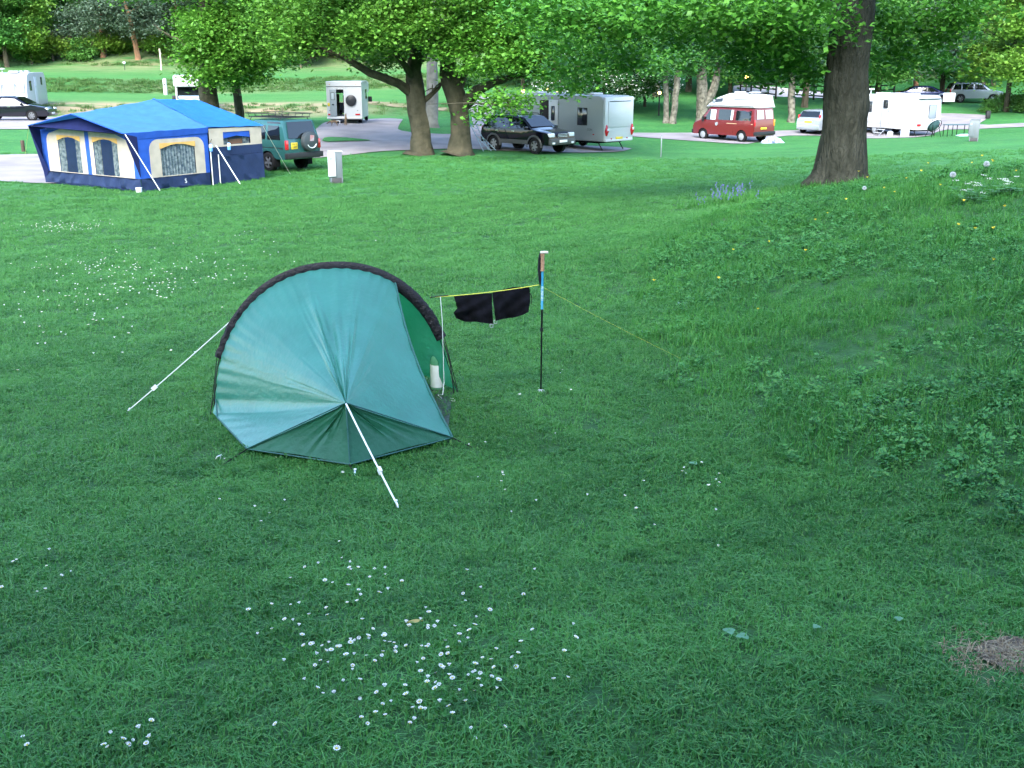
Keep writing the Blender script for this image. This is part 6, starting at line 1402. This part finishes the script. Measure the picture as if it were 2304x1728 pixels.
# clothes airer behind the oak pair
p = on(-1.55, 52.2); o = thing('clothes_airer', 'pale blue folding clothes airer leaning behind the right oak of the pair', 'airer', tuple(p), R(-25)); ab = mat('airer_blue', (.25, .38, .45), .5)
b = MB()
for y in (-.28, .28): b.tube([(-.35, y, 1.25), (.35, y, 0)], .018, 6)
b.build('frame', ab, o); b = MB()
for t in np.linspace(.05, .95, 8): b.tube([(-.35 + .7 * t, -.28, 1.25 * (1 - t)), (-.35 + .7 * t, .28, 1.25 * (1 - t))], .010, 5)
b.build('rungs', ab, o); b = MB()
for y in (-.25, .25): b.tube([(.0, y, .65), (.75, y, .02)], .016, 6)
for t in np.linspace(.15, .9, 5): b.tube([(.75 * t, -.25, .65 - .63 * t), (.75 * t, .25, .65 - .63 * t)], .009, 5)
b.build('wing', ab, o)
# small black dog-waste bin by the bend
p = ground_px(2222, 268); o = thing('black_bin', 'small black bin at the kerb by the right road bend', 'bin', tuple(p)); MB().box((0, 0, .3), (.3, .25, .5), ch=.03).build('body', plas, o); MB().box((0, 0, .57), (.33, .28, .05), ch=.015).build('lid', plas, o)
# ---------------------------------------------------------------- dogs by the motorhome door
dog_m = mat('tan_fur', (.24, .17, .11), .9, .1, c2=(.13, .09, .06), vscale=14)
def dog(label, pos, rz, joints, edges, tail_tip=None):
    o = thing('dog', label, 'dog', tuple(pos), rz); me = bpy.data.meshes.new('body'); me.from_pydata([j[:3] for j in joints], edges, []); me.materials.append(dog_m)
    bo = link('body', me, o); m1 = bo.modifiers.new('skin', 'SKIN'); m1.use_smooth_shade = True; sk = me.skin_vertices[0].data
    for i, j in enumerate(joints): sk[i].radius = (j[3], j[3] * (j[4] if len(j) > 4 else 1)); sk[i].use_root = (i == 0)
    m2_ = bo.modifiers.new('sub', 'SUBSURF'); m2_.levels = m2_.render_levels = 2
    # bake the figure into one continuous mesh
    dg = bpy.context.evaluated_depsgraph_get(); me2 = bpy.data.meshes.new_from_object(bo.evaluated_get(dg)); bo.modifiers.clear(); bo.data = me2; me2.name = 'body'
    return o
# standing, head low, facing -x (to the left)
J = [(.12, 0, .44, .10, 1.1), (-.16, 0, .43, .115, 1.25), (-.34, 0, .47, .075), (-.46, 0, .40, .06), (-.55, 0, .30, .05), (-.64, 0, .25, .028), (.26, 0, .47, .085), (.40, 0, .44, .02), (.50, 0, .30, .012)]
E = [(0, 1), (1, 2), (2, 3), (3, 4), (4, 5), (0, 6), (6, 7), (7, 8)]
for sy in (-1, 1):
    k = len(J); J += [(-.22, sy * .075, .36, .055), (-.20, sy * .08, .20, .03), (-.22, sy * .08, .06, .022), (-.25, sy * .08, .015, .024)]; E += [(1, k), (k, k+1), (k+1, k+2), (k+2, k+3)]
    k = len(J); J += [(.24, sy * .075, .36, .07), (.19, sy * .085, .25, .045), (.30, sy * .085, .15, .025), (.27, sy * .085, .05, .02), (.24, sy * .085, .015, .024)]; E += [(6, k), (k, k+1), (k+1, k+2), (k+2, k+3), (k+3, k+4)]
d1_ = dog('tan dog standing with lowered head left of the motorhome door', ground_px(752, 284), R(4), J, E); d1_.scale = (.62, .62, .6)
MB().ball((-.655, 0, .255), .03, sq=(1, 1, .8)).build('muzzle', dark_m, d1_)
for sy in (-1, 1): MB().poly([(-.52, sy * .05, .35), (-.50, sy * .085, .30), (-.56, sy * .08, .27), (-.55, sy * .045, .33)]).build('ear', mat('dark_fur', (.06, .045, .035), .9), d1_)
# rearing with its forepaws on the door sill, facing the motorhome (+y)
J = [(0, .02, .38, .105, 1.0), (0, .12, .62, .10), (0, .18, .80, .07), (0, .22, .93, .065), (0, .30, .98, .045), (0, .38, .95, .026), (0, -.05, .30, .09), (0, -.14, .16, .02), (.05, -.18, .05, .012)]
E = [(0, 1), (1, 2), (2, 3), (3, 4), (4, 5), (0, 6), (6, 7), (7, 8)]
for sx in (-1, 1):
    k = len(J); J += [(sx * .08, .18, .62, .05), (sx * .08, .28, .54, .032), (sx * .08, .36, .58, .022), (sx * .08, .40, .58, .024)]; E += [(1, k), (k, k+1), (k+1, k+2), (k+2, k+3)]
    k = len(J); J += [(sx * .08, .02, .26, .065), (sx * .09, .06, .17, .042), (sx * .09, -.05, .10, .025), (sx * .09, -.02, .04, .02), (sx * .09, .02, .015, .025)]; E += [(6, k), (k, k+1), (k+1, k+2), (k+2, k+3), (k+3, k+4)]
d2_ = dog('tan dog rearing up with forepaws at the motorhome doorway', ground_px(778, 283), R(-2), J, E); d2_.scale = (.66, .66, .66)
for sx in (-1, 1): MB().poly([(sx * .03, .20, .99), (sx * .065, .19, .98), (sx * .055, .21, 1.06)]).build('ear', MATS['dark_fur'], d2_)
o = thing('door_step', 'white plastic step below the motorhome rear door', 'step', tuple(on(*(mt_ @ Vector((-2.95, .42, 0)))[:2])), MHH); MB().box((0, 0, .2), (.28, .42, .04), ch=.01).build('tread', white_p, o)
for y in (-.18, .18): MB().box((0, y, .09), (.24, .03, .18)).build('leg', white_p, o)
# ---------------------------------------------------------------- flowers
petal = mat('daisy_petal', (.78, .80, .82), .7, .2); yolk = mat('daisy_eye', (.62, .48, .05), .7); stem_m = mat('flower_stem', (.05, .16, .04), .7)
def flower_mesh(name, rad, hgt, np_, pm, ym, cup=.25):
    b = MB(); b.cur = 0; b.tube([(0, 0, -.01), (.004, 0, hgt * .6), (0, 0, hgt)], .0012, 4); b.cur = 1
    for k in range(np_):
        a = 2 * math.pi * k / np_; a1, a2 = a - .8 * math.pi / np_, a + .8 * math.pi / np_
        b.poly([(rad * .3 * math.cos(a), rad * .3 * math.sin(a), hgt), (rad * .85 * math.cos(a1), rad * .85 * math.sin(a1), hgt + rad * cup), (rad * math.cos(a), rad * math.sin(a), hgt + rad * cup * 1.15), (rad * .85 * math.cos(a2), rad * .85 * math.sin(a2), hgt + rad * cup)])
    b.cur = 2; b.ball((0, 0, hgt + rad * .06), rad * .34, 7, 4, (1, 1, .6))
    o = b.build(name, [stem_m, pm, ym], None, False); me = o.data; bpy.data.objects.remove(o); return me
dm = [flower_mesh('daisy', .0068, .045, 9, petal, yolk, .5), flower_mesh('daisy', .0078, .04, 10, petal, yolk, .2), flower_mesh('daisy', .0060, .05, 8, petal, petal, .9)]
r_ = np.random.default_rng(5); pts = []
def cluster(cx, cy, sx, sy, n): pts.extend(zip(r_.normal(cx, sx, n), r_.normal(cy, sy, n)))
cluster(960, 1480, 130, 40, 48); cluster(1060, 1540, 110, 40, 28); cluster(780, 1490, 90, 35, 22); cluster(870, 1590, 110, 45, 22); cluster(660, 1400, 60, 50, 12); cluster(800, 1330, 60, 40, 22); cluster(1140, 1400, 70, 70, 14); cluster(950, 1670, 90, 30, 10)
cluster(300, 1690, 90, 22, 14); cluster(60, 1300, 60, 30, 10); cluster(1560, 1085, 60, 20, 10); cluster(1400, 1120, 160, 60, 10); cluster(1210, 880, 60, 60, 8); cluster(560, 1120, 120, 80, 10); cluster(1100, 1060, 60, 30, 8)
pts = [p for p in pts if -40 < p[0] < 2340 and 840 < p[1] < 1730]
r2 = np.random.default_rng(8)
def blocked(g): return (Vector((g.x, g.y)) - Vector((TC.x, TC.y))).length < .0
for i, (x, y) in enumerate(pts):
    g = ground_px(x, y); o = link('daisy', dm[i % 3]); tag(o, 'small white lawn daisy in the short grass', 'daisy', 'daisies in the lawn')
    s = r2.uniform(.8, 1.35); o.location = g; o.scale = (s, s, s); o.rotation_euler = (r2.normal(0, .25), r2.normal(0, .25), r2.uniform(0, 6))
far = []
for cx, cy, sx, sy, n in ((150, 517, 60, 6, 110), (230, 610, 80, 14, 90), (330, 660, 70, 12, 60), (130, 690, 90, 25, 40), (470, 620, 60, 20, 40), (560, 570, 120, 30, 30), (200, 760, 120, 40, 25)):
    for x, y in zip(r2.normal(cx, sx, n), r2.normal(cy, sy, n)):
        if -60 < x: far.append(tuple(ground_px(x, y)))
me_o = [bpy.data.objects.new('daisy_head', d) for d in dm]
scatter('far_daisies', np.array(far), me_o, np.full(len(far), 1.9), 'drifts of tiny white daisies on the far left lawn', 'daisies')
# buttercups, dandelion clocks and other plants on the bank
ym_ = mat('buttercup_petal', (.72, .55, .02), .4); bm_ = flower_mesh('buttercup', .016, .24, 5, ym_, ym_, .6)
yel = [(1927, 410), (1986, 447), (2016, 451), (2068, 392), (2077, 385), (2216, 383), (2220, 391), (2190, 384), (2205, 379), (2100, 440), (2168, 487), (1853, 494), (1908, 469), (1609, 652), (1471, 667), (1720, 565), (1800, 600), (2130, 545), (2185, 562), (2240, 560), (1700, 730), (2280, 405), (1960, 425), (2040, 415), (1840, 520), (2200, 640), (1640, 590), (2260, 500)]
for i, (x, y) in enumerate(yel):
    g = ground_px(x, y + 22); o = link('buttercup', bm_); tag(o, 'yellow buttercup on the unmown bank', 'buttercup', 'buttercups on the bank'); s = r2.uniform(.8, 1.2); o.location = g; o.scale = (s,) * 3; o.rotation_euler = (r2.normal(0, .2), r2.normal(0, .2), r2.uniform(0, 6))
clk = mat('seed_fluff', (.70, .74, .76), .9, .1, trans=.4)
for i, (x, y, lab) in enumerate(((2220, 369, 'taller dandelion clock against the lawn at the top of the bank'), (2144, 393, 'lower dandelion clock on the crest of the bank'), (1945, 423, 'small dandelion clock near the oak end of the bank'))):
    g = ground_px(x, y + 60); Yg = min(g.y, 16.0); g = on(at(x, y, Yg).x, Yg); top_ = at(x, y, Yg) - g
    o = thing('dandelion_clock', lab, 'dandelion', tuple(g)); MB().tube([(0, 0, -.02), tuple(top_ * .5 + Vector((.01, 0, 0))), tuple(top_)], .003, 5).build('stem', stem_m, o)
    N_ = 140; d = r2.normal(0, 1, (N_, 3)); d /= np.linalg.norm(d, axis=1)[:, None]; b = MB(); rr = .034 if i < 2 else .024
    for v in d:
        v = Vector(v); s_ = v.orthogonal().normalized(); u_ = v.cross(s_); b.poly([top_ + v * .006, top_ + v * rr + s_ * .006, top_ + v * rr * 1.05, top_ + v * rr - s_ * .006]); b.poly([top_ + v * .006, top_ + v * rr + u_ * .006, top_ + v * rr * 1.05, top_ + v * rr - u_ * .006])
    b.build('seed_head', clk, o, False)
# bluebells left of the oak
bbm = mat('bluebell', (.06, .075, .24), .6); g = on(at(1635, 435, 22.8).x, 22.8)
o = thing('bluebell_clump', 'patch of bluebells in long grass left of the big oak', 'flowers', tuple(g)); b = MB(); bs = MB()
for i in range(26):
    x, y = r2.normal(0, .38), r2.normal(0, .25); hh = r2.uniform(.22, .42); z0 = h(g.x + x, g.y + y) - g.z; lx = r2.normal(0, .05)
    bs.tube([(x, y, z0), (x + lx * .5, y, z0 + hh * .7), (x + lx, y, z0 + hh)], .005, 4)
    for k in range(4): b.lathe([(.003, .0), (.011, -.016), (.015, -.035)], (x + lx * (1 - k * .08) + r2.normal(0, .018), y + r2.normal(0, .018), z0 + hh - k * .045), n=5)
bs.build('stems', stem_m, o); b.build('bells', bbm, o)
cq = np.c_[r2.normal(g.x, .45, 60), r2.normal(g.y, .3, 60)]; scatter('bluebell_grass', on_ground(cq), [tuft('bluebell_tuft', 14, .08, .1, .24, .009, .5, rough_m, 170 + i, .6) for i in range(2)], r2.uniform(.7, 1.2, 60), 'long grass standing among the bluebells', 'grass')
# cow parsley at the top of the bank
for i, (x, y, lab) in enumerate(((2180, 445, 'left plant of white cow parsley on top of the bank'), (2240, 432, 'right plant of white cow parsley on top of the bank'))):
    g = ground_px(x, y + 12); o = thing('cow_parsley', lab, 'flowers', tuple(g)); bs = MB(); b = MB(); bl_ = MB()
    for k in range(9):
        x_, y_ = r2.normal(0, .10), r2.normal(0, .08); hh = r2.uniform(.12, .26); bs.tube([(x_ * .3, y_ * .3, 0), (x_ * .7, y_ * .7, hh * .6), (x_, y_, hh)], .003, 4)
        for q in range(16): a, d = r2.uniform(0, 6.28), .035 * math.sqrt(r2.uniform()); b.box((x_ + d * math.cos(a), y_ + d * math.sin(a), hh + r2.normal(0, .004)), (.005, .005, .003))
        for q in range(8): u = Vector((r2.normal(0, .06), r2.normal(0, .06), 0)); c0 = Vector((x_, y_, hh * r2.uniform(.2, .7))); bl_.poly([c0, c0 + u * .5 + Vector((u.y, -u.x, 0)) * .3, c0 + u, c0 + u * .5 - Vector((u.y, -u.x, 0)) * .3])
    bs.build('stems', stem_m, o); b.build('umbels', petal, o, False); bl_.build('leaves', weed_m, o, False)
# broad plantain leaves and grass stalks
for i, (x, y) in enumerate(((1535, 690), (1640, 1440), (1670, 1452), (1835, 1430), (2020, 1412), (1560, 1055))):
    g = ground_px(x, y); o = thing('broad_leaf_weed', ('pale broad dock leaf low on the bank', 'pale plantain leaf in the lawn, left of two', 'pale plantain leaf in the lawn, right of two', 'small pale clover leaf in the lower right lawn', 'small pale leaf in the lawn left of the bare soil', 'pale leaf at the foot of the bank')[i], 'weed', tuple(g), i * 1.7); s = (.075, .026, .026, .018, .018, .03)[i]
    for k in range(3):
        a = k * 2.1 + i; u = Vector((math.cos(a), math.sin(a), .25)); v = Vector((-math.sin(a), math.cos(a), 0)); c0 = Vector((0, 0, .035)); rows = [[c0 + u * s * t + v * s * .5 * math.sin(math.pi * t ** .8) * e + Vector((0, 0, -.3 * s * t * t + .06 * s * abs(e))) for e in (-1, 0, 1)] for t in np.linspace(0.02, 1, 7)]
        MB().grid(rows).build('leaf', mat('pale_leaf', (.075, .20, .10), .5, .4), o)
p = ground_px(934, 1417); o = thing('fallen_leaf', 'yellowish fallen leaf among the daisies', 'leaf', tuple(p + Vector((0, 0, .03)))); MB().grid([[(x * .03, y * .014 * math.sin(math.pi * (x + 1) / 2.05 + .05), .006 * abs(y) + .004 * x) for y in (-1, 0, 1)] for x in np.linspace(-1, 1, 7)]).build('blade', mat('dead_leaf', (.30, .26, .08), .7), o); MB().tube([(.03, 0, .004), (.05, .004, .0)], .001, 4).build('stalk', stem_m, o)
